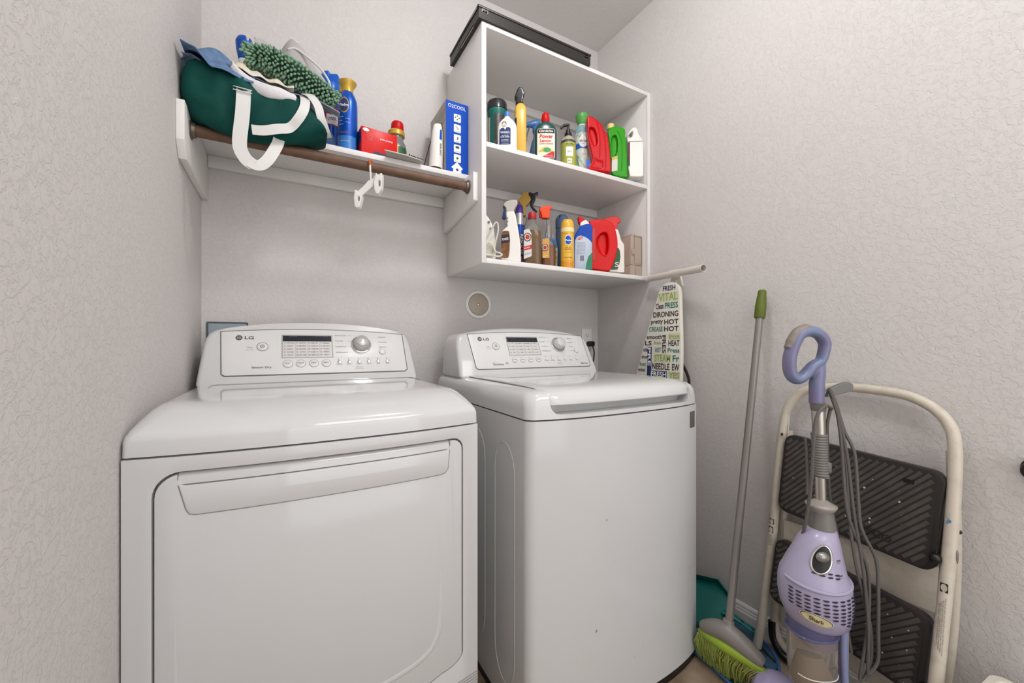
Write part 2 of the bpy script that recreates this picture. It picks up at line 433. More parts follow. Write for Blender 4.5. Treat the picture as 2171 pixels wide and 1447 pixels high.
# vent lines at the lower right
for k in range(11):
    z = .232-k*.0072
    P = [(.46+.018*k/3+(.684-.46-.018*k/3)*i/8, z-.012*(1-i/8)**1.6) for i in range(9)]
    obj('vent_line', D(groove(P, .0012)), mat('groove_shadow', '8c8985', .5), dry)
lid = lid_loft(0, .686, DF, -.04, [(.8735, 0, 0, 0, .008), (.900, .0002, .0002, .0002, .010), (.9085, .0015, .0015, .003, .014), (.918, .0055, .0055, .012, .02), (.932, .0135, .0135, .034, .03), (.945, .023, .023, .058, .035), (.952, .031, .031, .078, .035), (.9555, .041, .041, .096, .035), (.957, .055, .055, .115, .035), (.957, .09, .09, .16, .03)])
me = clean(lid); obj('top_lid', D(slice_mesh(me, 0, XS(0, .686, 20))), ENAMEL, dry, sm=50)
def console(par, x0, x1, yb0, yt0, yback, z0, zt, crown, lean=.02, tl=.05):
    """arched control console: outline in x,z leaned back"""
    n = 24; w_ = x1-x0; P = [(x0, z0), (x1, z0)]; xm = (x0+x1)/2
    zs = zt-crown
    Q = [(.003, z0+.045), (.009, zs-.050), (.014, zs-.026), (.022, zs-.010), (.034, zs-.001)]
    P += [(x1-a, z) for a, z in Q]
    for i in range(1, n):
        s = 1-2*i/n; P.append((xm+s*(w_/2-.050), zs+.004+(crown-.004)*(1-abs(s)**2.2)))
    P += [(x0+a, z) for a, z in reversed(Q)]
    me = mesh_of('c', prism(P, 0, 1))
    def f(c):
        t_ = (c.z-z0)/(zt-z0)
        return Vector((c.x, (yb0+(yt0-yb0)*t_) if c.y < .5 else yback, c.z))
    deform(me, f)
    return obj('console', me, ENAMEL, par, bevel=.014, seg=5, sm=50, ang=60)
def control(par, x0, yz, washer):
    """yz: function z -> y on the console face; everything sits on it"""
    col = 'w' if washer else 'd'
    U = Vector((0, yz(1.11)-yz(.98), .13)).normalized(); R = Vector((1, 0, 0)); N = R.cross(U)
    F0 = Vector((x0, yz(1.045), 1.045))
    def pt(x, z, off=0): return Vector((x0+x, yz(z), z))+N*off
    def plate(o, off0, off1, name, m, parent=par, **k):
        n = len(o); V = [tuple(pt(x, z, off0)) for x, z in o]+[tuple(pt(x, z, off1)) for x, z in o]
        g = (V, [tuple(range(n-1, -1, -1)), tuple(range(n, 2*n))]+[(i, (i+1) % n, (i+1) % n+n, i+n) for i in range(n)])
        return obj(name, g, m, parent, **k)
    def arch(x):
        s = (x-.343)/.29; return 1.118+.013*(1-s*s)
    out = [(.083, .984), (.091, .979), (.634, .978), (.643, .984)]+[(.643-.57*i/16, arch(.643-.57*i/16)-.006) for i in range(17)]
    out2 = [(.080, .983), (.089, .976), (.636, .975), (.646, .983)]+[(.646-.576*i/16, arch(.643-.57*i/16)-.0035) for i in range(17)]
    plate(out2, -.004, .0006, 'panel_seam', mat('seam_grey', '6b6966', .6))
    panel = plate(out, -.004, .0018, 'control_panel', PANEL, bevel=.0008)
    tx = lambda s, x, z, w_, h=None, m=PRINT, b=0, off=.0022: obj('printed_text', text_plane(s, pt(x, z, off), R, U, w_, h, b), m, panel, sm=0)
    disc = lambda x, z, r, o0, o1, name, m, parent=panel, **k: plate([(x+r*math.cos(2*PI*i/28), z+r*math.sin(2*PI*i/28)*U.z) for i in range(28)], o0, o1, name, m, parent, **k)
    def ring(x, z, r, t_, m, off=.0022, n=36, name='printed_ring'):
        V = [tuple(pt(x+q*math.cos(2*PI*i/n), z+q*math.sin(2*PI*i/n)*U.z, off)) for q in (r, r-t_) for i in range(n)]
        return obj(name, (V, [(i, (i+1) % n, (i+1) % n+n, i+n) for i in range(n)]), m, panel, sm=0)
    # maker's mark and power button
    disc(.121, 1.095, .0095, .0017, .0022, 'logo_disc', PRINT, bevel=0)
    obj('logo_mark', text_plane('LG', pt(.121, 1.095, .0026), R, U, .010, .008), WHITEP, panel, sm=0)
    tx('LG', .149, 1.095, .025, .012, PRINT, .02)
    ring(.186, 1.066, .0165, .0012, PRINT); disc(.186, 1.066, .0145, .0017, .004, 'power_button', PANEL, bevel=.001)
    ring(.186, 1.066, .0062, .0014, PRINT, .0045); disc(.186, 1.066, .002, .004, .0046, 'button_dot', PRINT)
    tx('Power', .152, 1.064, .016, .005, PRINTL); tx('On / Off', .152, 1.056, .020, .003, PRINTL)
    # inner frame line
    IF = rrect(.228, .603 if not washer else .60, .985 if 0 else 1.026, 1.117, .012)
    # display
    plate(rrect(.240, .396, 1.028, 1.106, .002), .0017, .0026, 'display_frame', mat('display_frame', 'a7a5a2', .3))
    plate(rrect(.2435, .3925, 1.0835, 1.1025, .001), .0026, .0029, 'display_screen', mat('display_dark', '1b222b' if not washer else '33302e', .12))
    plate(rrect(.2435, .3925, 1.0305, 1.0825, .001), .0026, .0028, 'display_chart', mat('chart_white', 'd3d1ce', .4))
    tx('Estimated Time', .275, 1.0995, .022, .0022, PRINTL, 0, .0032); tx('DRY  COOL  WRINKLE', .362, 1.0995, .040, .0022, PRINTL, 0, .0032)
    rows = [('COTTON', 'NORMAL', 'SPEED DRY', 'MANUAL'), ('HEAVY', 'PERM PRESS', 'TIME 40', 'AIR DRY'), ('BULKY', 'DELICATES', 'TIME 60', 'STEAM'), ('TOWELS', 'ULTRA', 'MORE 20', 'FRESH'), ('JEANS', 'EASY CARE', 'LESS 10', 'RACK')]
    if washer: rows = [('HOT', 'HEAVY', 'NORMAL', 'HIGH'), ('WARM', 'SOIL', 'LIGHT', 'LOW'), ('COLD', 'RINSE', 'SPIN', 'EXTRA'), ('ECO', 'TIME', 'WASH', 'NONE')]
    for i, rw in enumerate(rows):
        for j, s in enumerate(rw):
            tx(s, .2655+j*.0365, 1.0775-i*(.0100 if not washer else .0125), min(.022, .0034*len(s)), .0042, PRINT, 0, .0032)
            obj('chart_dot', text_plane('-', pt(.2495+j*.0365, 1.0775-i*(.0100 if not washer else .0125), .0032), R, U, .004, .002), PRINT, panel, sm=0)
    for j in (1, 2, 3):
        x = .2445+j*.0365; plate([(x, 1.032), (x+.0007, 1.032), (x+.0007, 1.081), (x, 1.081)], .0028, .0031, 'chart_rule', PRINTL)
    # round buttons
    for i, s in enumerate(('START', 'PAUSE', 'TEMP', 'SIGNAL') if not washer else ('WASH', 'SOIL', 'SPIN', 'TEMP')):
        x = .258+i*.0383; ring(x, 1.010, .0148 if not washer else .0125, .0009, PRINTL)
        disc(x, 1.010, .0132 if not washer else .0110, .0017, .0042, 'option_button', PANEL, bevel=.001)
        tx(s, x, 1.011, .017, .0042, PRINT, 0, .0047)
    for i, s in enumerate(('Less Time', 'Rack Dry', 'Wrinkle Care', 'Damp Dry', 'Lock', 'More') if not washer else ('Prewash', 'Rinse', 'Stain', 'Delay', 'Sound', 'Lock')):
        x = .414+i*.0325
        disc(x, 1.0125, .0062, .0017, .0048, 'small_button', SILVER if not washer else PANEL, bevel=.001)
        tx(s, x, 1.0045, .019 if i < 4 else .012, .003, PRINT, 0, .0022); obj('indicator', text_plane('.', pt(x-.002, 1.0225, .0022), R, U, .003, .003), PRINT, panel, sm=0)
    tx('OPTIONS', .478, .9945, .022, .0032, PRINTL); tx('*hold 3 seconds', .478, .9895, .026, .0028, PRINTL)
    # cycle names left and right of the dial
    KX = .494-.003 if not washer else .497
    for i, (s, wd) in enumerate((('Bulky/Large', .036), ('Heavy Duty', .026), ('Cotton/Normal', .034), ('Antibacterial', .038))):
        z = 1.1045-i*.0195; tx(s, .405+wd/2, z, wd, .0042, PRINT); 
        plate([(.445, z), (.460, z), (.460, z+.0005), (.445, z+.0005)], .0018, .0021, 'leader_line', PRINTL)
    for i, (s, wd) in enumerate((('Delicates', .026), ('Wool/Silk', .030), ('Speed Dry', .026), ('Air Dry', .02))):
        if i == 3 and not washer: continue
        z = 1.1005-i*.0185; tx(s, .567, z, wd, .0042, PRINT)
    # dial
    dial = disc(KX, 1.072, .0345, .0017, .006, 'dial_ring', CHROME, par, bevel=.0015)
    disc(KX, 1.072, .0300, .006, .012, 'dial_base', mat('dial_grey', '9b9996', .3), dial, bevel=.002)
    M = Matrix(((R.x, U.x, N.x, 0), (R.y, U.y, N.y, 0), (R.z, U.z, N.z, 0), (0, 0, 0, 1)))
    k = bottle([(0, .026), (.014, .024), (.022, .0215), (.0245, .019), (.025, .0)], 40)
    obj('dial_knob', xf(k, Matrix.Translation(pt(KX, 1.072, .010)) @ M), ENAMEL if washer else mat('knob_satin', 'c9c7c4', .25, .35), dial, sm=50)
    # start button
    disc(.5625 if not washer else .5895, 1.0465, .0105, .0017, .005, 'start_button', PANEL, bevel=.0012); ring(.5625 if not washer else .5895, 1.0465, .0122, .0009, PRINTL)
    tx('Start', .556 if not washer else .5895, 1.060 if not washer else 1.031, .010, .003, PRINTL)
    if not washer: tx('Sensor Dry', .186, 1.000, .054, .009, PRINT, .012)
    else:
        tx('Inverter', .166, 1.001, .022, .003, PRINTL); tx('DirectDrive', .180, .994, .046, .008, PRINT, .008); tx('10 YEAR', .219, .998, .013, .010, PRINTL)
        tx('6Motion Clean', .612, .990, .040, .007, PRINT, .01)
    # raised border of the display field
    b = rrect(.228, .606, 1.028, 1.1145 if not washer else 1.113, .014); P = [pt(x, z, .0016) for x, z in b]
    if washer: P = [pt(x, z, .0016) for x, z in rrect(.228, .612, 1.024, 1.113, .014)]
    obj('border_line', tube(P, .0009, 6, True), PANEL, panel)
dc = console(dry, .020, .680, -.275, -.150, -.05, .945, 1.150, .030)
yzd = lambda z: (-.275+( .125)*(z-.945)/.204)-.0005
control(dry, 0, yzd, False)
tag_lint = prism(rrect(.068, .642, 0, 1, .02), 0, 1)
g = tube([(x, y, .9572) for x, y in [(.070, -.40), (.070, -.322), (.078, -.312), (.635, -.312), (.643, -.322), (.643, -.42)]], .0010, 6)
obj('lid_groove', mesh_of('g', g), mat('groove_shadow', '8c8985', .5), dry)

# ---- washer
WX, WF = .808, -.843
wsh = thing('washing_machine', 'white top loading washing machine under the wall cabinet', 'washer', (WX, 0, 0))
def Wd(me): return bulge(me, hw, hw, .036, 3, -.45, WF)
rr = [rrect(0, .686, WF, -.12, (.022, .010, .006, .006), 6)]
bodyg = loft([[(x, y, z) for x, y in rr[0]] for z in (.032, .30, .60, .8705)])
me = slice_mesh(clean(bodyg), 0, XS(0, .686, 20))
obj('cabinet_body', Wd(me), ENAMEL2, wsh, sm=40)
obj('base', Wd(slice_mesh(clean(box(.004, .682, WF+.006, -.14, 0, .032)), 0, XS(0, .686, 16))), BLACK, wsh)
def side_emboss(y0, y1, z0, z1, rt):
    P = []
    for i in range(13): a = PI*i/12; P.append(((y0+y1)/2+(y1-y0)/2*math.cos(a), z1-rt+rt*math.sin(a)))
    for i in range(13): a = PI+PI*i/12; P.append(((y0+y1)/2+(y1-y0)/2*math.cos(a), z0+rt*1.1+rt*1.1*math.sin(a)))
    return tube([(-.0002, y, z) for y, z in P], .0016, 6, True)
obj('side_emboss', side_emboss(-.775, -.655, .10, .792, .085), ENAMEL2, wsh)
obj('side_emboss', side_emboss(-.585, -.455, .13, .800, .085), ENAMEL2, wsh)
cov = clean(lid_loft(0, .686, WF, -.12, [(.8745, 0, 0, 0, .022), (.905, .0004, .0004, .001, .024), (.925, .003, .003, .005, .028), (.937, .0085, .0085, .012, .032), (.945, .018, .018, .022, .036), (.9495, .032, .032, .036, .04), (.9515, .052, .052, .06, .04)]))
# opening for the lid handle: a scoop in the fascia front
cov = cut(cov, prism(rrect(.062, .634, .886, .99, (.03, .03, .001, .001)), WF-.05, WF+.045))
slice_mesh(cov, 0, XS(0, .686, 24))
obj('top_cover', Wd(cov), ENAMEL, wsh, sm=40)
# lid with rolled front lip
R_ = []
for i in range(25):
    s = i/24; x = .052+(.640-.052)*s
    e = max(0, abs(2*s-1)-.93)/.07; k = 1-.25*e*e
    pr_ = []
    yl = WF+.004+.012*e*e
    prof = [(-.33, .9525), (-.33, .9575), (-.45, .9595), (-.60, .9610), (-.72, .9600), (WF+.075, .9575), (WF+.045, .9530), (WF+.024, .9450), (WF+.010, .9330), (yl, .9200), (yl-.001, .9125), (yl+.004, .9075), (yl+.012, .9060), (yl+.022, .9085), (WF+.040, .918), (WF+.055, .930), (WF+.08, .940), (-.60, .9525)]
    R_.append([(x+(.0 if abs(2*s-1) < 1 else 0), y, z-.004*e*e) for y, z in prof])
obj('lid', Wd(mesh_of('l', loft(R_))), ENAMEL, wsh, bevel=.003, seg=2, sm=40, ang=55)
obj('lid_seam', Wd(mesh_of('l', join(tube([(.0505, -.33-.0264*i, .9528) for i in range(16)]+[(.0505, WF+.065, .9515), (.0505, WF+.045, .9480), (.0505, WF+.028, .941), (.0512, WF+.014, .930), (.053, WF+.006, .916), (.056, WF+.003, .906)], .0016, 6)))), mat('groove_shadow', '8c8985', .5), wsh)
g = prism(rrect(.066, .630, .888, .94, (.028, .028, .001, .001)), WF+.0445, WF+.046)
obj('scoop_back', Wd(slice_mesh(clean(g), 0, XS(0, .686, 20))), ENAMEL, wsh)
wc = console(wsh, .014, .684, -.345, -.245, -.13, .945, 1.145, .030)
yzw = lambda z: (-.345+.100*(z-.945)/.198)-.0005
control(wsh, .004, yzw, True)
bd = bulge(mesh_of('b', prism(rrect(.627, .661, .795, .849, .002), WF-.002, WF+.004)), hw, hw, .036, 3, -.45, WF)
bg = obj('badge', bd, mat('badge_grey', '6d6a66', .35, .3), wsh, bevel=.0008, label='grey rectangular badge')
g = text_plane('D', (.645, WF-.0085, .818), (1, 0, 0), (0, 0, 1), .015, .024, .01); obj('badge_mark', g, BLACK, bg, sm=0)
g = tube([(.645+.0115*math.cos(2*PI*i/24), WF-.0078, .818+.017*math.sin(2*PI*i/24)) for i in range(24)], .0012, 6, True); obj('badge_ring', g, DARK, bg)
obj('badge_line', box(.631, .657, WF-.009, WF-.0075, .840, .8415), PRINTL, bg)

def front_pt(x, z, off):
    s = abs(x-hw)/hw; return (x, WF-.036*(1-s**3)-off, z)
MK = []
for x, z, r in ((.242, .577, .0030), (.205, .274, .004), (.382, .168, .0016), (.349, .149, .0016), (.596, .115, .0018), (.622, .329, .003), (.124, .886, .0015)):
    MK.append(([front_pt(x+r*math.cos(a)*(.5+.5*(i % 2)), z+r*1.1*math.sin(a), .0008) for i, a in enumerate([2*PI*j/9 for j in range(9)])], [tuple(range(9))]))
obj('scuff_marks', join(*MK), mat('scuff_grey', '8f8b86', .6), wsh, sm=0, kind='stuff')

# ================================================================= THINGS ON THE SHELVES
TH = -math.radians(29.258)
def traced(u0, v0, s, ox, oy, k=8.04):
    """outline measured on a photo crop -> metres (x right, z up) about the thing's base"""
    def f(*P):
        r = [(((ox+x/k)-u0)*s/1000, (v0-(oy+y/k))*s/1000) for x, y in P]
        return r if len(r) > 1 else r[0]
    return f
def part_text(par, lv, s, ang, z, w_, h, m, b=0, rot=0, off=.0013):
    return obj('lettering', text_wrap(s, lv, ang, z, w_, h, b, off, rot), m, par, sm=0)
def label(par, lv, a0, a1, z0, z1, m, off=.0007, shape=None, name='label', na=18, nz=10):
    return obj(name, patch(lv, a0, a1, z0, z1, off, na, nz, shape), m, par, sm=80)
RED = mat('red_plastic', 'c60410', .35, spec=.3); REDJ = mat('red_jug_plastic', 'c4020e', .3, spec=.3)
WHT = mat('bottle_white', 'ece8e1', .28); NAVY = mat('navy_print', '1f3468', .4); LBLUE = mat('cap_blue', '4a78c4', .35)
YEL = mat('bottle_yellow', 'e3b550', .3); GRN = mat('bottle_green', '2f9a0c', .32, spec=.3); OLV = mat('olive_label', 'abb04f', .45)
BLUEC = mat('can_blue', '0850b4', .25, .25); GOLD = mat('gold_cap', 'c9a545', .35, .3); TXTW = mat('print_white', 'f2f0ec', .5); TXTK = mat('print_black', '1c1b1a', .5)
TXTR = mat('print_red', 'c9252a', .5); TXTN = mat('print_navy', '24417e', .5); TEALD = mat('bottle_dark_teal', '0f4a45', .2, coat=.3)
CLEAR = mat('clear_plastic', 'f1efe9', .08, trans=.95, ior=1.3); AMBER = mat('amber_liquid', 'a8741c', .12, trans=.55, ior=1.33); ORANGEL = mat('orange_liquid', 'b8651b', .12, trans=.5, ior=1.33)
LCREAM = mat('label_cream', 'dfe0cd', .5)
def trigger_head(par, M, m_head, m_lever, sc=1.0, neck=True, name='trigger_head'):
    """spray head pointing to -x; M places its neck base"""
    g = join(xf(bottle([(0, .0135), (.020, .0135), (.022, .011), (.030, .010)], 20), Matrix.Identity(4)),
             loft([[(x, y, z) for y, z in [(hw_*math.cos(2*PI*k/16), zc+hh*math.sin(2*PI*k/16)) for k in range(16)]] for x, hw_, hh, zc in ((.030, .004, .006, .047), (.026, .009, .012, .048), (.010, .0115, .017, .046), (-.010, .011, .015, .048), (-.030, .0095, .010, .051), (-.044, .009, .0085, .051))]))
    h = obj(name, xf(organic(g, .0022, 4), M) if False else organic(xf(g, M), .0022, 5), m_head, par, sm=180)
    lev = smooth([(-.020, 0, .040), (-.030, 0, .026), (-.040, 0, .010), (-.050, 0, -.012)], 4)
    g = xf(ribbon(lev, (0, 1, 0), .014, .005), M); obj('trigger', g, m_lever, h, bevel=.0015)
    noz = xf(bottle([(0, .007), (.008, .0075)], 12), M @ Matrix.Translation((-.044, 0, .051)) @ Matrix.Rotation(-PI/2, 4, 'Y')); obj('nozzle', noz, m_lever, h, bevel=.001)
    return h
def Mr(x, y, z, ry=0, rz=0, s=1): return Matrix.Translation((x, y, z)) @ Matrix.Rotation(rz, 4, 'Z') @ Matrix.Rotation(ry, 4, 'Y') @ Matrix.Scale(s, 4)

G1 = 'bottles on the middle cabinet shelf'; G2 = 'bottles on the bottom cabinet shelf'; G3 = 'supplies on the wall shelf'
ZU, ZL, ZS = 1.8382, 1.3997, 1.7482
# 1 teal canister
t = thing('wipes_canister', 'dark teal canister with a glossy black lid, leftmost on the middle cabinet shelf', 'canister', (1.030, -.235, ZU), TH, G1)
lv = [(0, .037), (.004, .0395), (.190, .0395), (.196, .041), (.212, .041)]
obj('canister_body', bottle(lv, 40), mat('teal_can', '1c6f66', .3, vary=(40, '14574f', .4, .7)), t, sm=50)
obj('lid', bottle([(.212, .0405), (.214, .0425), (.243, .0415), (.250, .038), (.252, .0)], 40), mat('lid_black', '2c2a2b', .2), t, sm=35)
label(t, lv, -.25, 1.2, .01, .185, mat('canister_dark_label', '3d3a38', .35, vary=(60, '5a5550', .5, .7))); label(t, lv, -1.35, -.75, .01, .175, mat('canister_cream_label', 'b9b3a2', .5), name='side_label')
# 2 white polish bottle
t = thing('polish_bottle', 'white flat polish bottle with light blue cap and navy label', 'bottle', (1.020, -.343, ZU), TH, G1)
lv = [(0, .037, .019, 3), (.004, .0385, .0205, 3), (.070, .0385, .0205, 3), (.092, .0375, .020, 2.8), (.108, .033, .018, 2.6), (.121, .023, .015, 2.2), (.129, .0125, .0125), (.1335, .0115, .0115)]
obj('bottle_body', bottle(lv, 40), WHT, t, sm=50)
obj('cap', bottle([(.1325, .0105), (.134, .012), (.150, .0115), (.1545, .0095), (.155, 0)], 24), LBLUE, t, sm=35)
pl = [(-.031, .018), (-.004, .017), (.013, .019), (.0135, .080), (.006, .086), (-.003, .084), (-.008, .075), (-.014, .083), (-.024, .081), (-.030, .074)]
f = lambda x, z, o=.0008: (x, -.0205*(max(0, 1-abs(x/.0385)**3))**(1/3)-o, z)
g = mesh_of('q', ([(x, 0, z) for x, z in pl], [tuple(range(len(pl)))])); slice_mesh(g, 0, [-.032+.003*i for i in range(17)]); deform(g, lambda c: Vector(f(c.x, c.z))); obj('label', g, NAVY, t, sm=0)
wt = lambda s, x, z, w_, h, m, b=0: obj('lettering', ([f(x+p[0], z+p[2], .0012) for p in text_geo(s, w_, h, b)[0]], text_geo(s, w_, h, b)[1]), m, t, sm=0)
wt("Wright's", -.009, .064, .036, .0125, TXTW, .02); wt('anti-tarnish', -.009, .053, .028, .0045, TXTW); wt('SILVER CREAM', -.009, .047, .034, .0055, TXTW, .01)
wt('Cleans & Polishes', -.009, .036, .027, .004, TXTW); wt('Protects the Shine', -.009, .031, .030, .0035, TXTW); wt('8 FL OZ (236 mL)', -.008, .0215, .026, .0038, TXTW)
g = tube([f(-.0115+.0085*math.cos(a), .098+.010*math.sin(a), .0008) for a in [2*PI*i/20 for i in range(20)]], .0006, 5, True); obj('emblem', join(g, tube([f(-.019, .100), f(-.015, .107), f(-.009, .1075), f(-.004, .101)], .0012, 5), tube([f(-.0135, .095), f(-.0115, .0915), (f(-.0095, .095))], .0006, 5)), mat('sepia_print', '6a6155', .6), t)
# 3 yellow spray bottle
t = thing('spray_bottle', 'tall pale yellow spray bottle with black trigger head', 'bottle', (1.106, -.30, ZU), TH, G1)
lv = [(0, .0235, .034, 4), (.004, .025, .036, 4), (.19, .0245, .035, 4), (.212, .0235, .030, 3.2), (.225, .018, .020, 2.4), (.232, .0135, .0135)]
obj('bottle_body', bottle(lv, 36), YEL, t, sm=45)
g = ([(-.018, -.0362, .219), (.013, -.0362, .150), (.0145, -.0362, .156), (-.0165, -.0362, .222)], [(0, 1, 2, 3)])
obj('side_label', patch(lv, -1.25, -.42, .03, .16, .0008), NAVY, t, sm=80)
part_text(t, lv, 'POLISH', -.75, .095, .07, .010, TXTW, .01, PI/2)
h = bottle([(.230, .0135), (.236, .0155), (.247, .0155), (.250, .012), (.258, .011)], 24)
fz = traced(1103.4, 340.4, 1.961, 1010, 180)
hd = fz((665, 335), (668, 290), (690, 250), (645, 245), (668, 170), (700, 90), (730, 60), (765, 62), (790, 85), (805, 120), (822, 170), (800, 230), (795, 300), (800, 335))
obj('trigger_head', organic(join(prism(hd, -.013, .013)), .0022, 5), mat('black_gloss', '171515', .15, coat=.4), t, sm=180)
# 4 blue trigger bottle behind
t = thing('spray_bottle', 'blue spray bottle with drooping blue trigger, behind the dark green bottle', 'bottle', (1.238, -.215, ZU), TH, G1)
lv = [(0, .028, .020, 3), (.004, .030, .022, 3), (.10, .030, .022, 3), (.14, .022, .018), (.165, .012, .012), (.185, .012, .012)]
obj('bottle_body', bottle(lv, 28), mat('blue_clear_bottle', '5b7fa6', .15, trans=.3), t)
trigger_head(t, Mr(.002, 0, .180, -.30, 0, 1.05), mat('trigger_blue', '3b6ea8', .3), mat('lever_blue_dark', '243a54', .3))
# 5 dark green bottle
t = thing('cleaner_bottle', 'dark green bottle with red cap and red lettered cream label', 'bottle', (1.211, -.33, ZU), TH, G1)
lv = [(0, .044, .023, 3), (.004, .0465, .025, 3), (.128, .0465, .025, 3), (.145, .043, .024, 2.6), (.158, .034, .021, 2.3), (.167, .020, .017, 2), (.171, .0145, .0145)]
obj('bottle_body', bottle(lv, 40), TEALD, t, sm=50)
obj('cap', bottle([(.168, .0145), (.171, .0165), (.186, .0175), (.204, .0150), (.208, .012), (.208, 0)], 28), RED, t, sm=40)
f5 = lambda x, z, o=.0008: (x, -.025*(max(0, 1-abs(x/.0465)**3))**(1/3)-o, z)
def flat5(P, m, name='label', o=.0008):
    # fan of narrow strips so that the label hugs the curved front
    g = mesh_of('q', (([(x, 0, z) for x, z in P]), [tuple(range(len(P)))])); slice_mesh(g, 0, [(-.04+.004*i) for i in range(21)])
    deform(g, lambda c: Vector(f5(c.x, c.z, o))); return obj(name, g, m, t, sm=0)
wt5 = lambda s, x, z, w_, h, m, b=0, o=.0016, sh=0: obj('lettering', ([f5(x+p[0]+sh*p[2], z+p[2], o) for p in text_geo(s, w_, h, b)[0]], text_geo(s, w_, h, b)[1]), m, t, sm=0)
flat5(rrect(-.0365, .0375, .010, .134, .006), WHT, 'label', .0007); flat5(rrect(-.0350, .036, .0115, .1325, .005), LCREAM, 'label', .0010)
flat5(rrect(-.035, .036, .114, .1325, (.001, .001, .005, .005)), TXTK, 'label_band', .0013); wt5('Citrubrite', 0, .1235, .058, .009, TXTW, .02)
wt5('Power', .002, .101, .056, .017, TXTR, .03, sh=.15); wt5('Lemon', -.002, .083, .046, .012, TXTR, .03, sh=.15); wt5('CLEANER & DEGREASER', 0, .070, .060, .006, TXTR, .01)
flat5([(-.033+.066*i/14, .036+.022*math.sin(PI*i/14)) for i in range(15)], mat('lemon_yellow', 'ddb33a', .5), 'label_art', .0013)
flat5([(.004+.016*math.cos(a), .044+.010*math.sin(a)) for a in [2*PI*i/16 for i in range(16)]], mat('leaf_green', '3d9450', .5), 'label_art', .0018)
flat5([(-.020, .014), (.035, .012), (.035, .040), (.020, .036), (0, .024)], TXTR, 'label_art', .0020); wt5('16 FL OZ', .012, .019, .03, .004, TXTW, 0, .0026)
# 6 soap pump
t = thing('soap_dispenser', 'clear soap bottle with olive label and black pump', 'bottle', (1.360, -.29, ZU), TH, G1)
lv = [(0, .030), (.005, .0335), (.128, .0335), (.145, .0315), (.158, .025), (.166, .015), (.170, .014)]
obj('bottle_body', bottle(lv, 36), mat('soap_clear', 'd9d4c2', .12, trans=.45), t, sm=50)
label(t, lv, -1.5, 1.5, .028, .130, OLV, na=30); label(t, lv, -1.5, 1.5, .130, .142, mat('grey_dark_print', '4b4944', .5), name='neck_band', na=30)
label(t, lv, -.42, .55, .066, .107, TXTW, .0011, name='label_panel'); label(t, lv, -.25, .36, .036, .055, TXTW, .0011, name='label_panel')
part_text(t, lv, "MRS. MEYER'S", .15, .119, .036, .006, TXTK, .01); part_text(t, lv, 'clean day', .15, .1115, .022, .004, TXTK); part_text(t, lv, 'HAND SOAP', .05, .0455, .015, .007, PRINT, .01, 0, .0018); part_text(t, lv, 'olive oil', .06, .086, .018, .010, PRINTL, 0, 0, .0018)
pm = obj('pump', join(bottle([(.166, .0145), (.168, .016), (.182, .0155), (.186, .010), (.196, .0095), (.198, .005), (.218, .005)], 24), tube(smooth([(.006, 0, .2185), (-.012, 0, .219), (-.026, 0, .212), (-.032, 0, .203)], 4), [.0065]*6+[.0055]*7, 10)), BLACK, t, sm=40)
# 7 air freshener
t = thing('air_freshener_can', 'slim air freshener can with flared green cap and leaf print', 'can', (1.4800, -.240, ZU), TH, G1); t.scale = (1.02, 1.02, 1.063)
lv = [(0, .0295), (.004, .031), (.150, .031), (.185, .0335), (.215, .0330), (.235, .029), (.250, .0205), (.258, .0175)]
obj('can_body', bottle(lv, 36), mat('freshener_white', 'dfe3dc', .3, vary=(35, 'c9d6c0', .45, .6)), t, sm=60)
obj('cap', bottle([(.256, .018), (.262, .020), (.280, .028), (.297, .0305), (.302, .029), (.302, 0)], 32), mat('cap_leaf_green', '57a04f', .35), t, sm=40)
label(t, lv, -1.5, 1.5, .213, .250, mat('can_sky', '8db1bd', .35), name='shoulder_band', na=30); label(t, lv, -1.5, 1.5, .143, .166, mat('band_blue', '1c61b8', .35), name='blue_band', na=30)
label(t, lv, -.60, .62, .146, .196, TXTW, .0012, 'round', 'badge'); part_text(t, lv, 'febreze', 0, .175, .032, .010, TXTN, .015, 0, .0018); part_text(t, lv, 'AIR', .02, .163, .010, .0045, TXTN, 0, 0, .0018)
LEAF = mat('leaf_print', '5f8f3c', .45)
def leaf(par, lv, a0, z0, a1, z1, wd, off=.0015):
    P = []; n = 10
    for sgn in (1, -1):
        for i in range(n+1):
            s = i/n if sgn > 0 else 1-i/n; q = sgn*wd*math.sin(PI*s)**.8; dx, dz = (a1-a0), (z1-z0)*30; l = math.hypot(dx, dz)
            P.append(surf(lv, a0+dx*s-dz/l*q*30, z0+(z1-z0)*s+dx/l*q, off))
    g = mesh_of('leaf', (P, [tuple(range(len(P)))])); return obj('leaf_print', g, LEAF, par, sm=0)
for a in ((-.9, .115, .2, .060, .003), (-1.1, .125, -.5, .045, .003), (-1.0, .195, -.2, .225, .003), (-.7, .190, .35, .222, .002)): leaf(t, lv, *a)
part_text(t, lv, 'meadows & rain', .25, .118, .03, .005, mat('lilac_print', 'a79bc0', .5))
# 8 blue-nozzled bottle behind the red jug
t = thing('spray_bottle', 'white bottle with blue nozzle almost hidden behind the red jug', 'bottle', (1.545, -.165, ZU), TH, G1); t.scale = (1, 1, 1.10)
lv = [(0, .030, .022, 3), (.004, .032, .024, 3), (.16, .032, .024, 3), (.21, .020, .018), (.25, .012, .012), (.275, .011, .011)]
obj('bottle_body', bottle(lv, 24), WHT, t); label(t, lv, -1.2, .2, .03, .085, BLUEC)
obj('nozzle', join(bottle([(.27, .013), (.29, .013), (.300, .008), (.318, .007)], 16), box(-.022, .012, -.006, .006, .300, .316)), mat('nozzle_blue', '2a63b0', .3), t, bevel=.001)
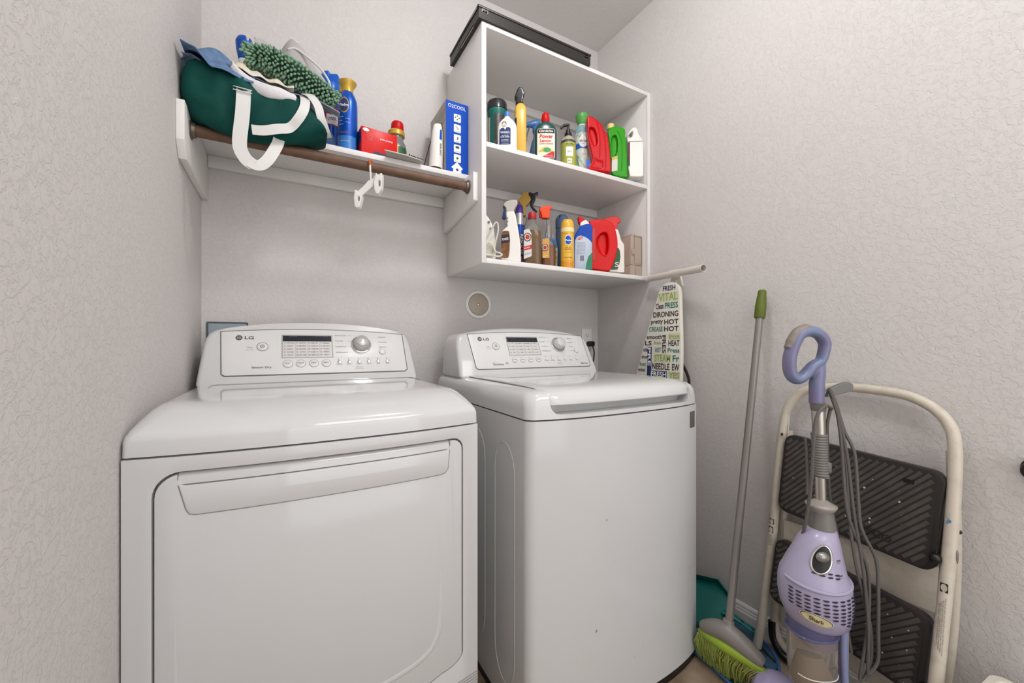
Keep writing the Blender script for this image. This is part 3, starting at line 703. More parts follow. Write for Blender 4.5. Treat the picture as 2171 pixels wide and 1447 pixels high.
# 9 red jug
def jug(name, lab, key, P, hole, th, m, grp, vox=.003, ridge=None, it=12):
    x, y, z, u0, vb, s = key[:6]
    t = thing(name, lab, 'bottle', (x, y, z), TH, grp)
    g = cut(prism(P, -th/2, th/2), *hole)
    # pull the ends of the thickness in towards the outline for a moulded shape
    o = obj('bottle_body', organic(g, vox, it, .7), m, t, sm=180)
    return t
f9 = traced(1268.4, 375.7, 2.157, 1190, 220)
P = f9((440, 1145), (450, 1110), (500, 1050), (525, 980), (500, 860), (462, 700), (448, 560), (440, 480), (425, 330), (430, 262), (455, 240), (520, 260), (620, 330), (690, 410), (725, 500), (770, 540), (800, 700), (832, 1000), (835, 1190), (815, 1200), (640, 1175))
hole = prism(f9((465, 430), (545, 455), (590, 560), (600, 680), (595, 740), (540, 745), (500, 660), (470, 560)), -.06, -.012)
hole2 = prism(f9((535, 790), (560, 960), (620, 1000), (700, 1010), (690, 1150), (560, 1130), (470, 1120), (550, 1020), (540, 960)), -.06, -.0225)
t = jug('cleaner_jug', 'red leaning jug bottle with moulded finger grip and sloping spout', (1.503, -.325, ZU, 0, 0, 0), P, [hole, hole2], .055, REDJ, G1)
for L in (((585, 350), (630, 500), (645, 700), (640, 960)), ((700, 490), (725, 640), (745, 900), (735, 1150))):
    q = f9(*L); obj('mould_ridge', tube(smooth([(a, -.0265, b) for a, b in q], 5), .0028, 8), REDJ, t)
obj('side_label', prism(f9((442, 930), (490, 930), (500, 1010), (450, 1085), (442, 1085)), .006, .0075), BLUEC, t)
# 10 green jug
f10 = traced(1306.8, 393.0, 2.268, 1190, 220)
P = f10((838, 1235), (825, 1000), (800, 720), (780, 560), (775, 500), (800, 462), (860, 432), (960, 428), (1055, 468), (1075, 530), (1062, 575), (1085, 680), (1100, 900), (1108, 1100), (1108, 1290), (1000, 1285), (900, 1265))
hole = prism(f10((850, 590), (905, 575), (930, 640), (940, 760), (930, 870), (890, 930), (835, 935), (825, 800), (830, 680)), -.06, -.010)
t = jug('cleaner_jug', 'green jug bottle with pale yellow cap and recessed handle', (1.641, -.30, ZU, 0, 0, 0), P, [hole], .054, GRN, G1)
cx, cz = f10((842, 440)); obj('cap', xf(bottle([(0, .0165), (.004, .0175), (.020, .0170), (.0235, .0150), (.0235, 0)], 24), Matrix.Translation((cx, 0, cz))), mat('cap_pale_yellow', 'e2cd7d', .35), t, sm=35)
q = f10((935, 510), (985, 620), (1015, 760), (1010, 1000), (1000, 1180)); obj('mould_ridge', tube(smooth([(a, -.0270, b) for a, b in q], 5), .0026, 8), GRN, t)
q = f10((835, 1200), (930, 1180), (932, 935), (838, 960)); obj('label', prism(q, -.0292, -.0278), mat('label_grey_white', 'dad8d2', .5), t)
q = f10((838, 1010), (931, 985), (932, 935), (838, 960)); obj('label_band', prism(q, -.0298, -.0292), mat('label_tan', 'd6b868', .5), t)
# 11 white jug
f11 = traced(1345.6, 400.7, 2.321, 1190, 220)
P = f11((1150, 1335), (1120, 1180), (1115, 780), (1105, 735), (1112, 640), (1180, 545), (1230, 524), (1266, 550), (1290, 640), (1330, 695), (1362, 745), (1368, 800), (1375, 1330), (1300, 1345))
hole = prism(f11((1122, 655), (1188, 582), (1204, 605), (1190, 680), (1150, 702), (1125, 712)), -.06, .06)
t = jug('bleach_jug', 'small off-white jug bottle with handle, rightmost on the middle cabinet shelf', (1.718, -.3425, ZU, 0, 0, 0), P, [hole], .052, WHT, G1, .0028, it=6)
q = f11((1118, 762), (1366, 758)); obj('mould_ridge', tube([(q[0][0], -.029, q[0][1]), (q[1][0], -.029, q[1][1])], .0016, 8), WHT, t)
q = f11((1108, 1160), (1142, 1168), (1142, 780), (1108, 790)); obj('side_label', prism(q, -.0305, -.0290), mat('label_maroon', '5d2233', .5), t)
q = f11((1108, 1160), (1142, 1168), (1142, 1080), (1108, 1080)); obj('side_label', prism(q, -.0310, -.0304), mat('label_deep_green', '1d5036', .5), t)

# ---- bottom shelf
# 12 iron
f12 = traced(1045.9, 559.8, 1.915, 1015, 400)
t = thing('clothes_iron', 'white and grey clothes iron standing on its heel with cord around it', 'iron', (.985, -.27, ZL), TH, 'appliances on the bottom cabinet shelf')
P = f12((50, 405), (118, 412), (160, 450), (220, 530), (270, 620), (300, 700), (325, 880), (330, 1060), (330, 1240), (250, 1245), (60, 1245))
obj('iron_body', organic(prism(P, -.032, .032), .003, 14, .7), WHT, t, sm=180)
P = f12((60, 560), (120, 640), (150, 760), (175, 900), (180, 1040), (60, 1040)); obj('handle_grip', organic(prism(P, -.038, -.026), .0025, 5), mat('iron_grey', 'c5bfb4', .35), t, sm=180)
P = f12((110, 840), (170, 850), (175, 950), (110, 960)); obj('water_window', prism(P, -.0405, -.036), mat('smoke_grey', '5d5c58', .15), t, bevel=.002)
for a, b in ((218, 600), (250, 712)):
    q = f12((a, b)); obj('button', xf(bottle([(0, .005), (.004, .0045)], 16), Matrix.Translation((q[0], -.033, q[1])) @ Matrix.Rotation(PI/2, 4, 'X')), GREYP, t, bevel=.001)
P = f12((110, 1010), (150, 990), (240, 985), (290, 1010), (300, 1165), (110, 1190)); obj('heel_rest', organic(prism(P, -.050, -.036), .0025, 5), mat('iron_beige', 'd2cbbd', .4), t, sm=180)
cp = [(q[0], yy, q[1]) for q, yy in zip(f12((120, 1010), (200, 870), (280, 730), (335, 645), (372, 660), (375, 780), (340, 930), (310, 1080), (290, 1170), (180, 1170), (125, 1130), (150, 1040), (220, 980), (290, 1020), (330, 1120), (400, 1150), (440, 1180), (400, 1208), (310, 1200)), (-.045, -.052, -.058, -.060, -.058, -.056, -.055, -.054, -.056, -.060, -.060, -.060, -.060, -.062, -.064, -.068, -.070, -.070, -.070))]
obj('cord', tube(smooth(cp, 5), .0034, 8), mat('cord_offwhite', 'd8d1c3', .45), t)
# 13 white spray bottle with brown label
f13 = traced(1084.6, 558.1, 1.897, 1015, 400)
t = thing('spray_bottle', 'white spray bottle with grey head and brown POWER label', 'bottle', (1.047, -.33, ZL), TH, G2)
P = f13((470, 415), (600, 412), (630, 480), (655, 620), (690, 820), (712, 1000), (718, 1262), (560, 1262), (385, 1215), (375, 1000), (385, 800), (400, 745), (440, 705), (500, 655), (478, 620), (505, 590), (475, 560), (500, 530), (470, 500))
obj('bottle_body', organic(prism(P, -.024, .024), .0025, 6), WHT, t, sm=180)
P = f13((400, 760), (430, 745), (500, 745), (522, 770), (532, 900), (525, 1100), (505, 1195), (440, 1205), (388, 1190), (380, 1000), (388, 850)); obj('label', prism(P, -.0262, -.0242), mat('label_brown', '6b4426', .4, vary=(50, '8a5a30', .45, .65)), t)
P = f13((392, 800), (400, 815), (525, 800), (530, 930), (385, 965), (384, 880)); obj('label_band', prism(P, -.0268, -.0261), mat('label_darkbrown', '2b1c22', .4), t)
q = f13((455, 885)); obj('lettering', text_plane('POWER', (q[0], -.0270, q[1]), (1, 0, .16), (0, 0, 1), .0255, .010, .01), TXTW, t, sm=0)
hd = f13((468, 420), (470, 370), (455, 330), (425, 300), (432, 262), (480, 225), (560, 205), (640, 205), (662, 235), (655, 280), (625, 330), (600, 370), (602, 420)); obj('trigger_head', organic(prism(hd, -.014, .014), .0022, 5), mat('head_grey', 'b9b4aa', .35), t, sm=180)
hd = f13((408, 300), (430, 290), (455, 360), (462, 500), (440, 522), (395, 512), (410, 430), (425, 360)); obj('trigger', organic(prism(hd, -.008, .008), .002, 3), mat('lever_navy', '16335e', .3), t, sm=180)
# 14 purple-capped can
t = thing('aerosol_can', 'slim aerosol can with purple cap and purple blue label', 'can', (1.153, -.2105, ZL), TH, G2); t.scale = (1.05, 1.05, 1.05)
lv = [(0, .0205), (.003, .0215), (.190, .0215), (.200, .0195), (.212, .0175), (.220, .0170), (.240, .0165)]
obj('can_body', bottle(lv, 32), mat('can_silver', 'c9c6cb', .25, .6), t, sm=50); obj('cap', bottle([(.238, .0172), (.240, .0175), (.268, .0150), (.274, .010), (.274, 0)], 28), mat('cap_purple', '4a2f8d', .3), t, sm=40)
label(t, lv, -1.5, 1.5, .004, .188, mat('label_violet', '4b2a5c', .35, vary=(25, '233a7a', .45, .6)), na=30); label(t, lv, -.3, .9, .150, .186, BLUEC, .0011, 'round', 'badge')
part_text(t, lv, 'RESOLVE', .45, .105, .085, .012, TXTW, .02, -PI/2+.0, .0016); part_text(t, lv, 'stain', .45, .040, .03, .008, TXTW, .01, -PI/2, .0016)
# 15 mustard trigger bottle at the back
f15 = traced(1121.1, 581.1, 2.191, 1015, 400)
t = thing('spray_bottle', 'bottle with large mustard spray head and black lever at the back', 'bottle', (1.239, -.15, ZL), TH, G2)
lv = [(0, .036, .024, 3), (.004, .038, .026, 3), (.15, .038, .026, 3), (.20, .026, .02), (.245, .014, .014), (.262, .0135, .0135)]
obj('bottle_body', bottle(lv, 28), mat('grey_bottle', 'b7b6b2', .25, trans=.2), t)
hd = f15((730, 470), (728, 300), (690, 250), (675, 215), (720, 140), (760, 90), (830, 62), (850, 75), (850, 130), (880, 160), (885, 210), (840, 280), (800, 300), (803, 470)); obj('trigger_head', organic(prism(hd, -.017, .017), .0024, 5), mat('mustard', 'b8923a', .35), t, sm=180)
hd = f15((845, 68), (890, 72), (935, 92), (990, 60), (1012, 72), (1015, 95), (960, 135), (970, 190), (920, 290), (940, 330), (1000, 395), (985, 405), (920, 355), (880, 300), (868, 230), (895, 190), (880, 150), (850, 125)); obj('trigger', organic(prism(hd, -.010, .010), .0022, 3), mat('lever_black', '161a26', .25), t, sm=180)
# 16 / 17 wood soap bottles
def soap_emblem(par, f, cu, cv, r, y, red):
    q = f((cu, cv)); n = 32
    disc_ = lambda rr, o, name, m: obj(name, prism([(q[0]+rr*math.cos(2*PI*i/n), q[1]+rr*1.12*math.sin(2*PI*i/n)) for i in range(n)], y-o, y), m, par, sm=0)
    disc_(r, .0006, 'emblem', mat('emblem_dark_green', '20382a', .5)); disc_(r*.72, .0010, 'emblem', LCREAM); disc_(r*.55, .0014, 'emblem', TXTR if red else TXTK)
    s = 'MURPHY OIL SOAP '; k = len(s)
    for i, ch in enumerate(s):
        if ch == ' ': continue
        a = PI*.92-2*PI*i/k; O = (q[0]+r*.85*math.cos(a), y-.0012, q[1]+r*1.12*.85*math.sin(a))
        obj('lettering', text_plane(ch, O, (math.sin(a), 0, -math.cos(a)), (math.cos(a), 0, math.sin(a)), r*.16, r*.2, .01, 0), LCREAM, par, sm=0)
f16 = traced(1127.0, 568.6, 2.020, 1015, 400)
t = thing('wood_soap_bottle', 'clear bottle of amber wood soap with red cap and round emblem label', 'bottle', (1.173, -.285, ZL), TH, G2)
lv = [(0, .036, .026, 4), (.004, .0375, .028, 4), (.148, .0375, .028, 3.6), (.160, .034, .026, 3), (.180, .0285, .023, 2.6), (.192, .022, .020), (.202, .0175, .0175), (.212, .016, .016)]
li = [(.003, .035, .0255, 4), (.006, .0362, .0268, 4), (.148, .0362, .0268, 3.6), (.1575, .0335, .0250, 3), (.158, .0330, .0250, 3)]
obj('bottle_body', bottle(lv, 36), CLEAR, t, sm=50); obj('liquid', bottle(li, 36), AMBER, t, sm=50)
obj('cap', bottle([(.208, .017), (.210, .0185), (.230, .0180), (.236, .014), (.236, 0)], 28), mat('cap_crimson', 'b3232f', .3), t, sm=40)
q = f16((752, 1290), (890, 1280), (895, 960), (885, 780), (830, 715), (752, 740)); q = [(max(x, -.0365), z) for x, z in f16((745, 1225), (885, 1175), (885, 930), (880, 800), (845, 720), (745, 740))]
obj('label', prism(q, -.0298, -.0284), mat('label_white_soap', 'd8d4d2', .5), t)
soap_emblem(t, f16, 815, 858, .0165, -.0298, True)
q = f16((745, 1085), (885, 1050), (885, 985), (745, 1020)); obj('label_band', prism(q, -.0306, -.0297), TXTR, t)
q = f16((812, 1037)); obj('lettering', text_plane('MURPHY', (q[0], -.0308, q[1]), (1, 0, .24), (0, 0, 1), .026, .0055, .01), TXTW, t, sm=0)
q = f16((812, 1135)); obj('lettering', text_plane('OIL SOAP', (q[0], -.0300, q[1]), (1, 0, .24), (0, 0, 1), .026, .008, 0), mat('lilac_grey_print', '8a86a0', .5), t, sm=0)
f17 = traced(1157.3, 575.0, 2.105, 1015, 400)
t = thing('spray_bottle', 'clear spray bottle of orange brown cleaner with orange trigger head', 'bottle', (1.267, -.27, ZL), TH, G2)
lv = [(0, .029, .023, 3.5), (.004, .0305, .0245, 3.5), (.105, .0305, .0245, 3.5), (.125, .026, .022, 3), (.150, .016, .015), (.200, .0125, .0125), (.236, .0125, .0125)]
obj('bottle_body', bottle(lv, 32), CLEAR, t, sm=50); obj('liquid', bottle([(.003, .028, .022, 3.5), (.105, .0292, .0232, 3.5), (.113, .0280, .0225, 3.5), (.1135, .0280, .0225, 3.5)], 32), ORANGEL, t, sm=50)
obj('dip_tube', tube([(0, 0, .01), (.001, 0, .2)], .0022, 8), WHT, t)
obj('label', prism(f17((1035, 1215), (1150, 1215), (1150, 900), (1120, 880), (1035, 900)), -.0262, -.0250), mat('label_gold_soap', 'd9a24a', .5), t)
soap_emblem(t, f17, 1078, 1040, .0145, -.0262, True)
q = f17((1085, 1180)); obj('lettering', text_plane('ORANGE OIL', (q[0], -.0266, q[1]), (1, 0, .16), (0, 0, 1), .022, .005, .01), TXTW, t, sm=0)
hd = f17((1030, 530), (1025, 480), (1000, 420), (985, 375), (1010, 350), (1070, 335), (1140, 315), (1200, 340), (1195, 360), (1165, 400), (1160, 470), (1160, 535)); obj('trigger_head', organic(prism(hd, -.014, .014), .0022, 4), mat('orange_plastic', 'ee4804', .4), t, sm=180)
hd = f17((985, 420), (1005, 420), (1020, 480), (1030, 510), (1000, 520), (985, 480)); obj('trigger', organic(prism(hd, -.008, .008), .002, 3), RED, t, sm=180)
# 18 blue shouldered bottle behind
t = thing('cleaner_bottle', 'clear bottle with light blue shoulder and yellow print behind the orange sprayer', 'bottle', (1.338, -.19, ZL), TH, G2)
lv = [(0, .026, .02, 3), (.004, .028, .022, 3), (.125, .029, .022, 3), (.155, .024, .02), (.175, .012, .012), (.185, .011, .011)]
obj('bottle_body', bottle(lv, 28), mat('pale_clear', 'c9ccd0', .15, trans=.3), t); label(t, lv, -1.2, 1.3, .125, .168, mat('shoulder_blue', '4a86c9', .3), name='shoulder', off=.0009)
label(t, lv, -1.1, 1.2, .02, .122, mat('label_pale_yellow', 'dcd9b0', .5, vary=(40, 'c7b24a', .5, .6))); part_text(t, lv, 'FLOOR', .3, .10, .028, .010, TXTK, .02, .2); part_text(t, lv, 'CLEANER', .3, .07, .03, .008, TXTN, .01, .2)
# 19 small jar
t = thing('jar', 'small jar with brown lid between the orange sprayer and the yellow can', 'jar', (1.372, -.115, ZL), TH, G2)
lv = [(0, .034), (.004, .036), (.105, .036), (.118, .032)]
obj('jar_body', bottle(lv, 32), mat('jar_glass', '6d7a6e', .1, trans=.4), t); label(t, lv, -1.4, 1.2, .005, .055, mat('label_bottle_green', '1f4a2c', .45)); label(t, lv, -1.4, 1.2, .055, .095, mat('label_dull_red', '8b3a3e', .45), name='label_band')
obj('lid', bottle([(.116, .036), (.118, .0375), (.136, .0375), (.138, .035), (.138, 0)], 32), mat('lid_brown', '5b2a1e', .35), t, sm=35)
# 20 blue-grey spray can behind
t = thing('aerosol_can', 'blue grey spray can with sculpted cap behind the yellow can', 'can', (1.404, -.185, ZL), TH, G2); t.scale = (1, 1, 1.07)
lv = [(0, .029), (.003, .031), (.20, .031), (.21, .029)]
obj('can_body', bottle(lv, 32), mat('can_bluegrey', '5c6f8e', .35, .3), t, sm=50); obj('cap', organic(cut(bottle([(.208, .0315), (.245, .0325), (.262, .028), (.272, .018), (.275, .004)], 28), box(-.05, -.012, -.05, .0, .255, .3)), .0022, 5), mat('cap_bluegrey', '5a7196', .4), t, sm=180)
# 21 yellow aerosol
t = thing('aerosol_can', 'yellow furniture polish can with blue oval emblem', 'can', (1.322, -.335, ZL), TH, G2)
lv = [(0, .0275), (.004, .0285), (.035, .0285), (.160, .0285), (.175, .0285), (.192, .0275), (.205, .0255), (.214, .019), (.217, .010)]
obj('can_body', bottle(lv, 40), mat('can_polish_yellow', 'e5b23c', .25, coat=.2), t, sm=60); label(t, lv, -1.5, 1.5, .004, .034, mat('can_orange', 'd8901f', .25), name='foot_band', na=30); label(t, lv, -1.5, 1.5, .158, .176, mat('band_cream', 'ecdca8', .3), name='cream_band', na=30)
label(t, lv, -.52, .52, .098, .144, TXTW, .0010, 'round', 'emblem'); label(t, lv, -.44, .44, .101, .141, BLUEC, .0014, 'round', 'emblem'); part_text(t, lv, 'Pledge', 0, .1185, .024, .011, TXTW, .02, 0, .0020)
part_text(t, lv, 'lemon clean', 0, .0905, .024, .004, TXTK); part_text(t, lv, 'FURNITURE SPRAY', 0, .082, .030, .004, TXTK, .01); part_text(t, lv, 'dusts & shines wood', 0, .069, .030, .003, PRINT); part_text(t, lv, 'Enhancing Polish', 0, .046, .036, .008, mat('print_rust', 'b0481c', .5), .02)
part_text(t, lv, 'NET WT 9.7 OZ', 0, .028, .026, .0035, TXTW); part_text(t, lv, 'NEW', -.35, .150, .016, .0028, TXTK, .01)
# 22 toilet cleaner
f22 = traced(1232.9, 574.8, 2.101, 1190, 430)
t = thing('toilet_cleaner_bottle', 'blue and white angled neck bottle with red tip', 'bottle', (1.409, -.329, ZL), TH, G2)
P = f22((188, 1165), (185, 1000), (185, 650), (195, 600), (240, 500), (300, 405), (380, 380), (468, 368), (508, 430), (502, 520), (500, 800), (500, 1165)); obj('bottle_body', organic(prism(P, -.024, .024), .0026, 8), mat('bottle_royal_blue', '0443ab', .3, spec=.3), t, sm=180)
P = f22((200, 1150), (198, 900), (205, 660), (240, 600), (300, 575), (380, 600), (440, 640), (492, 700), (494, 1150)); obj('label', prism(P, -.0262, -.0240), mat('label_icy', 'b9c3d0', .35, vary=(12, '9fb0c6', .4, .6)), t, bevel=.001)
P = f22((380, 1150), (400, 1030), (430, 930), (494, 860), (494, 1150)); obj('label_band', prism(P, -.0268, -.0260), mat('label_green', '177a52', .4), t)
q = f22((295, 622)); obj('emblem', prism([(q[0]+.0115*math.cos(a)+.002*math.sin(a), q[1]+.0065*math.sin(a)+.003*math.cos(a)) for a in [2*PI*i/24 for i in range(24)]], -.0268, -.0260), TXTR, t); obj('lettering', text_plane('CLOROX', (q[0], -.0270, q[1]), (1, 0, .25), (0, 0, 1), .017, .005, .02), TXTW, t, sm=0)
for i in range(9):
    q = f22((310, 690+i*24)); obj('lettering', text_plane(('Directions: lift seat', 'squeeze under the rim', 'coat the whole bowl', 'brush then flush', 'Kills 99.9% of germs', 'Do not mix with', 'other products', 'Keep out of reach', 'of children')[i], (q[0], -.0266, q[1]), (1, 0, .06), (0, 0, 1), .036, .0034), TXTN, t, sm=0)
q = f22((322, 960))
obj('bar_code', join(*[box(q[0]-.008+i*.0016, q[0]-.008+i*.0016+(.0006 if i % 3 else .001), -.0268, -.0262, q[1]-.011, q[1]+.012) for i in range(11)]), TXTK, t, kind='stuff')
P = f22((300, 412), (300, 360), (345, 315), (400, 300), (440, 335), (470, 378)); obj('collar', organic(prism(P, -.015, .015), .0024, 4), WHT, t, sm=180)
P = f22((300, 380), (275, 330), (265, 240), (280, 228), (340, 258), (390, 292), (385, 305), (340, 330), (305, 365)); obj('cap', organic(prism(P, -.012, .012), .0022, 4), RED, t, sm=180)
# 23 red detergent jug
f23 = traced(1279.0, 585.1, 2.251, 1190, 430)
P = f23((500, 1160), (495, 800), (490, 500), (470, 440), (465, 370), (520, 340), (640, 330), (760, 350), (850, 385), (905, 480), (938, 620), (950, 760), (935, 880), (900, 1010), (850, 1130), (820, 1185), (700, 1190))
hole = prism(f23((640, 600), (690, 560), (740, 555), (775, 600), (785, 750), (775, 880), (740, 945), (700, 930), (650, 850), (610, 740), (615, 650)), -.08, -.018)
t = jug('detergent_jug', 'big glossy red detergent jug with oval handle recess', (1.560, -.29, ZL, 0, 0, 0), P, [hole], .078, mat('detergent_red', 'd40203', .28, spec=.3), G2, .0035)
q = f23((600, 640), (590, 760), (640, 880), (720, 950), (760, 945)); obj('mould_ridge', tube(smooth([(a, -.0375, b) for a, b in q], 5), .003, 8), MATS['detergent_red'], t)
P = f23((508, 480), (560, 480), (590, 540), (590, 640), (575, 760), (560, 880), (590, 960), (580, 1010), (508, 1040)); obj('label', prism(P, -.0402, -.038), mat('label_orange_red', 'c6280f', .4), t, bevel=.0015)
# 24 white and green spray bottle behind
f24 = traced(1306.9, 591.0, 2.346, 1190, 430)
t = thing('spray_bottle', 'white spray bottle with red trigger and green label behind the red jug', 'bottle', (1.673, -.267, ZL), TH, G2)
P = f24((900, 480), (945, 490), (970, 560), (1005, 680), (1050, 740), (1068, 800), (1075, 1000), (1075, 1215), (800, 1200), (800, 700), (850, 560)); obj('bottle_body', organic(prism(P, -.022, .022), .0026, 6), WHT, t, sm=180)
P = f24((830, 1165), (935, 1160), (965, 1080), (985, 950), (975, 850), (950, 800), (830, 790)); obj('label', prism(P, -.0245, -.022), mat('label_forest', '1d5a2a', .4), t)
q = f24((925, 1080)); obj('lettering', text_plane('S', (q[0], -.0248, q[1]), (1, 0, 0), (0, 0, 1), .02, .024, .01), TXTW, t, sm=0)
P = f24((690, 330), (730, 295), (800, 275), (900, 262), (945, 268), (1005, 335), (1000, 358), (950, 385), (945, 440), (945, 480), (890, 485), (865, 420), (800, 390)); obj('trigger_head', organic(prism(P, -.015, .015), .0024, 3), mat('trigger_scarlet', 'd81206', .35), t, sm=180)
# 25 translucent tub
t = thing('clear_tub', 'beige translucent plastic box, rightmost on the bottom cabinet shelf', 'box', (1.690, -.345, ZL), 0, G2)
TUB = mat('tub_beige_clear', 'cdbcaa', .18, trans=.35, ior=1.3)
obj('tub_body', join(box(0, .0765, 0, .07, 0, .055)), TUB, t, bevel=.004)
obj('tub_door', cut(box(0, .0765, 0, .072, .0555, .202), box(.0775-.078, .004, -.01, .2, .19, .21)), TUB, t, bevel=.003)
obj('outline', tube([(.022, -.001, .062), (.022, -.001, .196), (.070, -.001, .192), (.0715, -.001, .185), (.0715, -.001, .062)], .0009, 6, True), mat('tub_edge', '6f6359', .4), t)
obj('hinge_knob', xf(bottle([(0, .010, .018), (.006, .008, .016)], 20), Matrix.Translation((.012, 0, .118)) @ Matrix.Rotation(PI/2, 4, 'X')), TUB, t, bevel=.001)
obj('latch', box(.030, .046, -.004, 0, -.012+.014, .052), TUB, t, bevel=.002)

# ---- wall shelf
# 26 blue can with blue cap
t = thing('aerosol_can', 'blue aerosol can with blue moulded cap next to the bag', 'can', (.4036, -.0715, ZS), TH, G3); t.scale = (1.04, 1.04, 1.15)
lv = [(0, .0305), (.004, .032), (.235, .032), (.245, .0325)]
obj('can_body', bottle(lv, 36), BLUEC, t, sm=50)
cp = cut(bottle([(.244, .0325), (.250, .033), (.285, .0325), (.300, .030), (.303, .026), (.303, 0)], 36), box(.004, .035, -.035, -.008, .268, .31)); obj('cap', cp, mat('cap_royal', '1760c0', .3), t, sm=35, bevel=.001)
label(t, lv, -.1, 1.3, .125, .185, mat('stripe_red', 'c43038', .4), name='stripe'); label(t, lv, 0, 1.3, .128, .160, TXTW, .0011, name='label_panel'); part_text(t, lv, 'LYSOL', .6, .146, .030, .010, TXTN, .02, .2, .0016)
label(t, lv, -.4, .9, .02, .105, mat('can_light_blue', '6f9bd0', .3), name='mist_print', shape='round')
# 27 blue aerosol with gold cap
t = thing('aerosol_can', 'shiny blue aerosol can with flared gold cap', 'can', (.449, -.195, ZS), TH, G3)
lv = [(0, .0315), (.004, .0330), (.175, .0330), (.195, .0315), (.212, .026), (.224, .0195), (.228, .0175)]
obj('can_body', bottle(lv, 40), BLUEC, t, sm=60); obj('cap', bottle([(.226, .0190), (.236, .0185), (.248, .0220), (.258, .0285), (.263, .0300), (.263, .026), (.258, .024), (.258, 0)], 40), GOLD, t, sm=35)
obj('cap_tab', box(-.028, -.016, -.006, .006, .228, .255), GOLD, t, bevel=.003)
label(t, lv, -.48, .50, .138, .196, GOLD, .0009, 'round', 'emblem'); label(t, lv, -.42, .44, .142, .192, NAVY, .0013, 'round', 'emblem'); part_text(t, lv, 'Pledge', .01, .165, .030, .013, TXTW, .02, 0, .0020)
for i, (s, wd) in enumerate((('multi surface', .024), ('everyday', .018), ('cleaner', .016), ('with glass', .022), ('streak free', .024))): part_text(t, lv, s, -.32+(i % 2)*.7, .125-i*.0065, wd*.8, .0035, TXTW)
label(t, lv, -1.3, 1.3, .004, .060, mat('can_mid_blue', '3b7cc8', .25), .0008, name='wave_print', na=24); part_text(t, lv, 'CLEAN CITRUS', .05, .070, .030, .005, mat('print_orange', 'c97b4a', .5)); part_text(t, lv, 'NET WT 10 OZ', .1, .040, .030, .004, TXTW)
# 28 red carton
t = thing('red_carton', 'small glossy red cardboard box lying on the wall shelf', 'box', (.487, -.250, ZS), .10, G3)
CR = mat('carton_red', 'd2100a', .35, spec=.3)
obj('carton', box(0, .128, 0, .062, .001, .096), CR, t, bevel=.0012)
obj('end_print', join(box(-.0006, 0, .004, .058, .045, .085)), NAVY, t); obj('foot_print', prism([(.030, .002), (.118, .002), (.118, .012), (.05, .018)], -.0006, 0), mat('print_dark_navy', '15203f', .4), t)
obj('lettering', text_plane('BOUNCE', (.088, -.0004, .066), (1, 0, .0), (0, 0, 1), .046, .0055, .01), TXTW, t, sm=0)
for i in range(4): obj('lettering', text_plane('fresh linen sheets', (.030, -.0004, .076-i*.007), (1, 0, 0), (0, 0, 1), .026-.003*i, .003), mat('print_pink', 'eaa39a', .5), t, sm=0)
obj('emblem', prism([(.016+.011*math.cos(a), .086+.006*math.sin(a)) for a in [2*PI*i/20 for i in range(20)]], -.0005, 0), TXTW, t)
# 29 glass jar with gold ring and red lid
t = thing('glass_jar', 'grey glass jar with gold ring and red lid behind the red box', 'jar', (.6406, -.1125, ZS), TH, G3); t.scale = (1.02, 1.02, 1.14)
lv = [(0, .036), (.004, .040), (.085, .040), (.105, .036), (.120, .028), (.130, .0255), (.140, .0255)]
obj('jar_body', bottle(lv, 36), mat('jar_grey_glass', '8d9092', .1, trans=.35), t, sm=50); label(t, lv, -.35, .45, .03, .098, mat('label_tan_jar', 'cda45c', .5)); label(t, lv, .45, 1.3, .01, .09, mat('label_jar_green', '2f5a34', .45), name='side_label')
part_text(t, lv, '2', .75, .05, .012, .022, mat('print_lime', 'c3d070', .5), .02, 0, .0014)
obj('ring', bottle([(.134, .027), (.136, .032), (.150, .032), (.154, .029)], 36), GOLD, t, sm=35); obj('lid', xf(bottle([(0, .023), (.002, .0245), (.026, .0235), (.032, .020), (.033, 0)], 36), Matrix.Translation((.004, 0, .153))), RED, t, sm=40)
# 30 bench brush
t = thing('counter_brush', 'flat light grey counter brush with black bristles overhanging the shelf edge', 'brush', (.60, -.243, ZS+.0005), 0, G3)
P = [(-.045, -.062), (.028, -.060), (.092, -.046), (.100, -.028), (.060, .020), (-.010, .030)]
g = ([(x, y, z) for z in (.0003, .0045) for x, y in P], [tuple(range(5, -1, -1)), tuple(range(6, 12))]+[(i, (i+1) % 6, (i+1) % 6+6, i+6) for i in range(6)]); obj('brush_plate', g, mat('plate_grey', 'b7b3ac', .4), t, bevel=.001)
obj('bristles', join(*[tube([(.045+.0032*i, -.040+.002*(i % 3), .0045), (.047+.0034*i+random.uniform(-.002, .002), -.042+.002*(i % 3), .017-.0005*i)], .0013, 5) for i in range(16)]), BLACK, t, kind='stuff')
# 31 caulk tube
t = thing('caulk_tube', 'white squeeze tube standing on its black cap', 'tube', (.768, -.215, ZS), TH, G3)
lv = [(.016, .0265), (.020, .0275), (.10, .0245, .0225), (.16, .020, .016, 2.4), (.185, .0155, .010, 2.8), (.192, .012, .004, 3), (.194, .006, .002, 3)]
t.rotation_euler.y = .05
obj('tube_body', bottle(lv, 36), WHT, t, sm=60); obj('cap', bottle([(0, .0245), (.002, .0255), (.017, .0255)], 36), BLACK, t, sm=35)
label(t, lv, .55, 1.1, .125, .165, BLUEC, name='label'); part_text(t, lv, 'SEALANT', .85, .085, .05, .008, PRINT, .01, -PI/2)
t = thing('scraper', 'thin dark scraper leaning behind the white tube', 'tool', (.725, -.16, ZS), 0, G3)
obj('scraper_handle', tube([(0, 0, .006), (.012, .02, .022)], [.007, .005], 8), BLACK, t); obj('scraper_blade', tube([(.012, .02, .022), (.075, .10, .205)], .0017, 6), DARK, t)
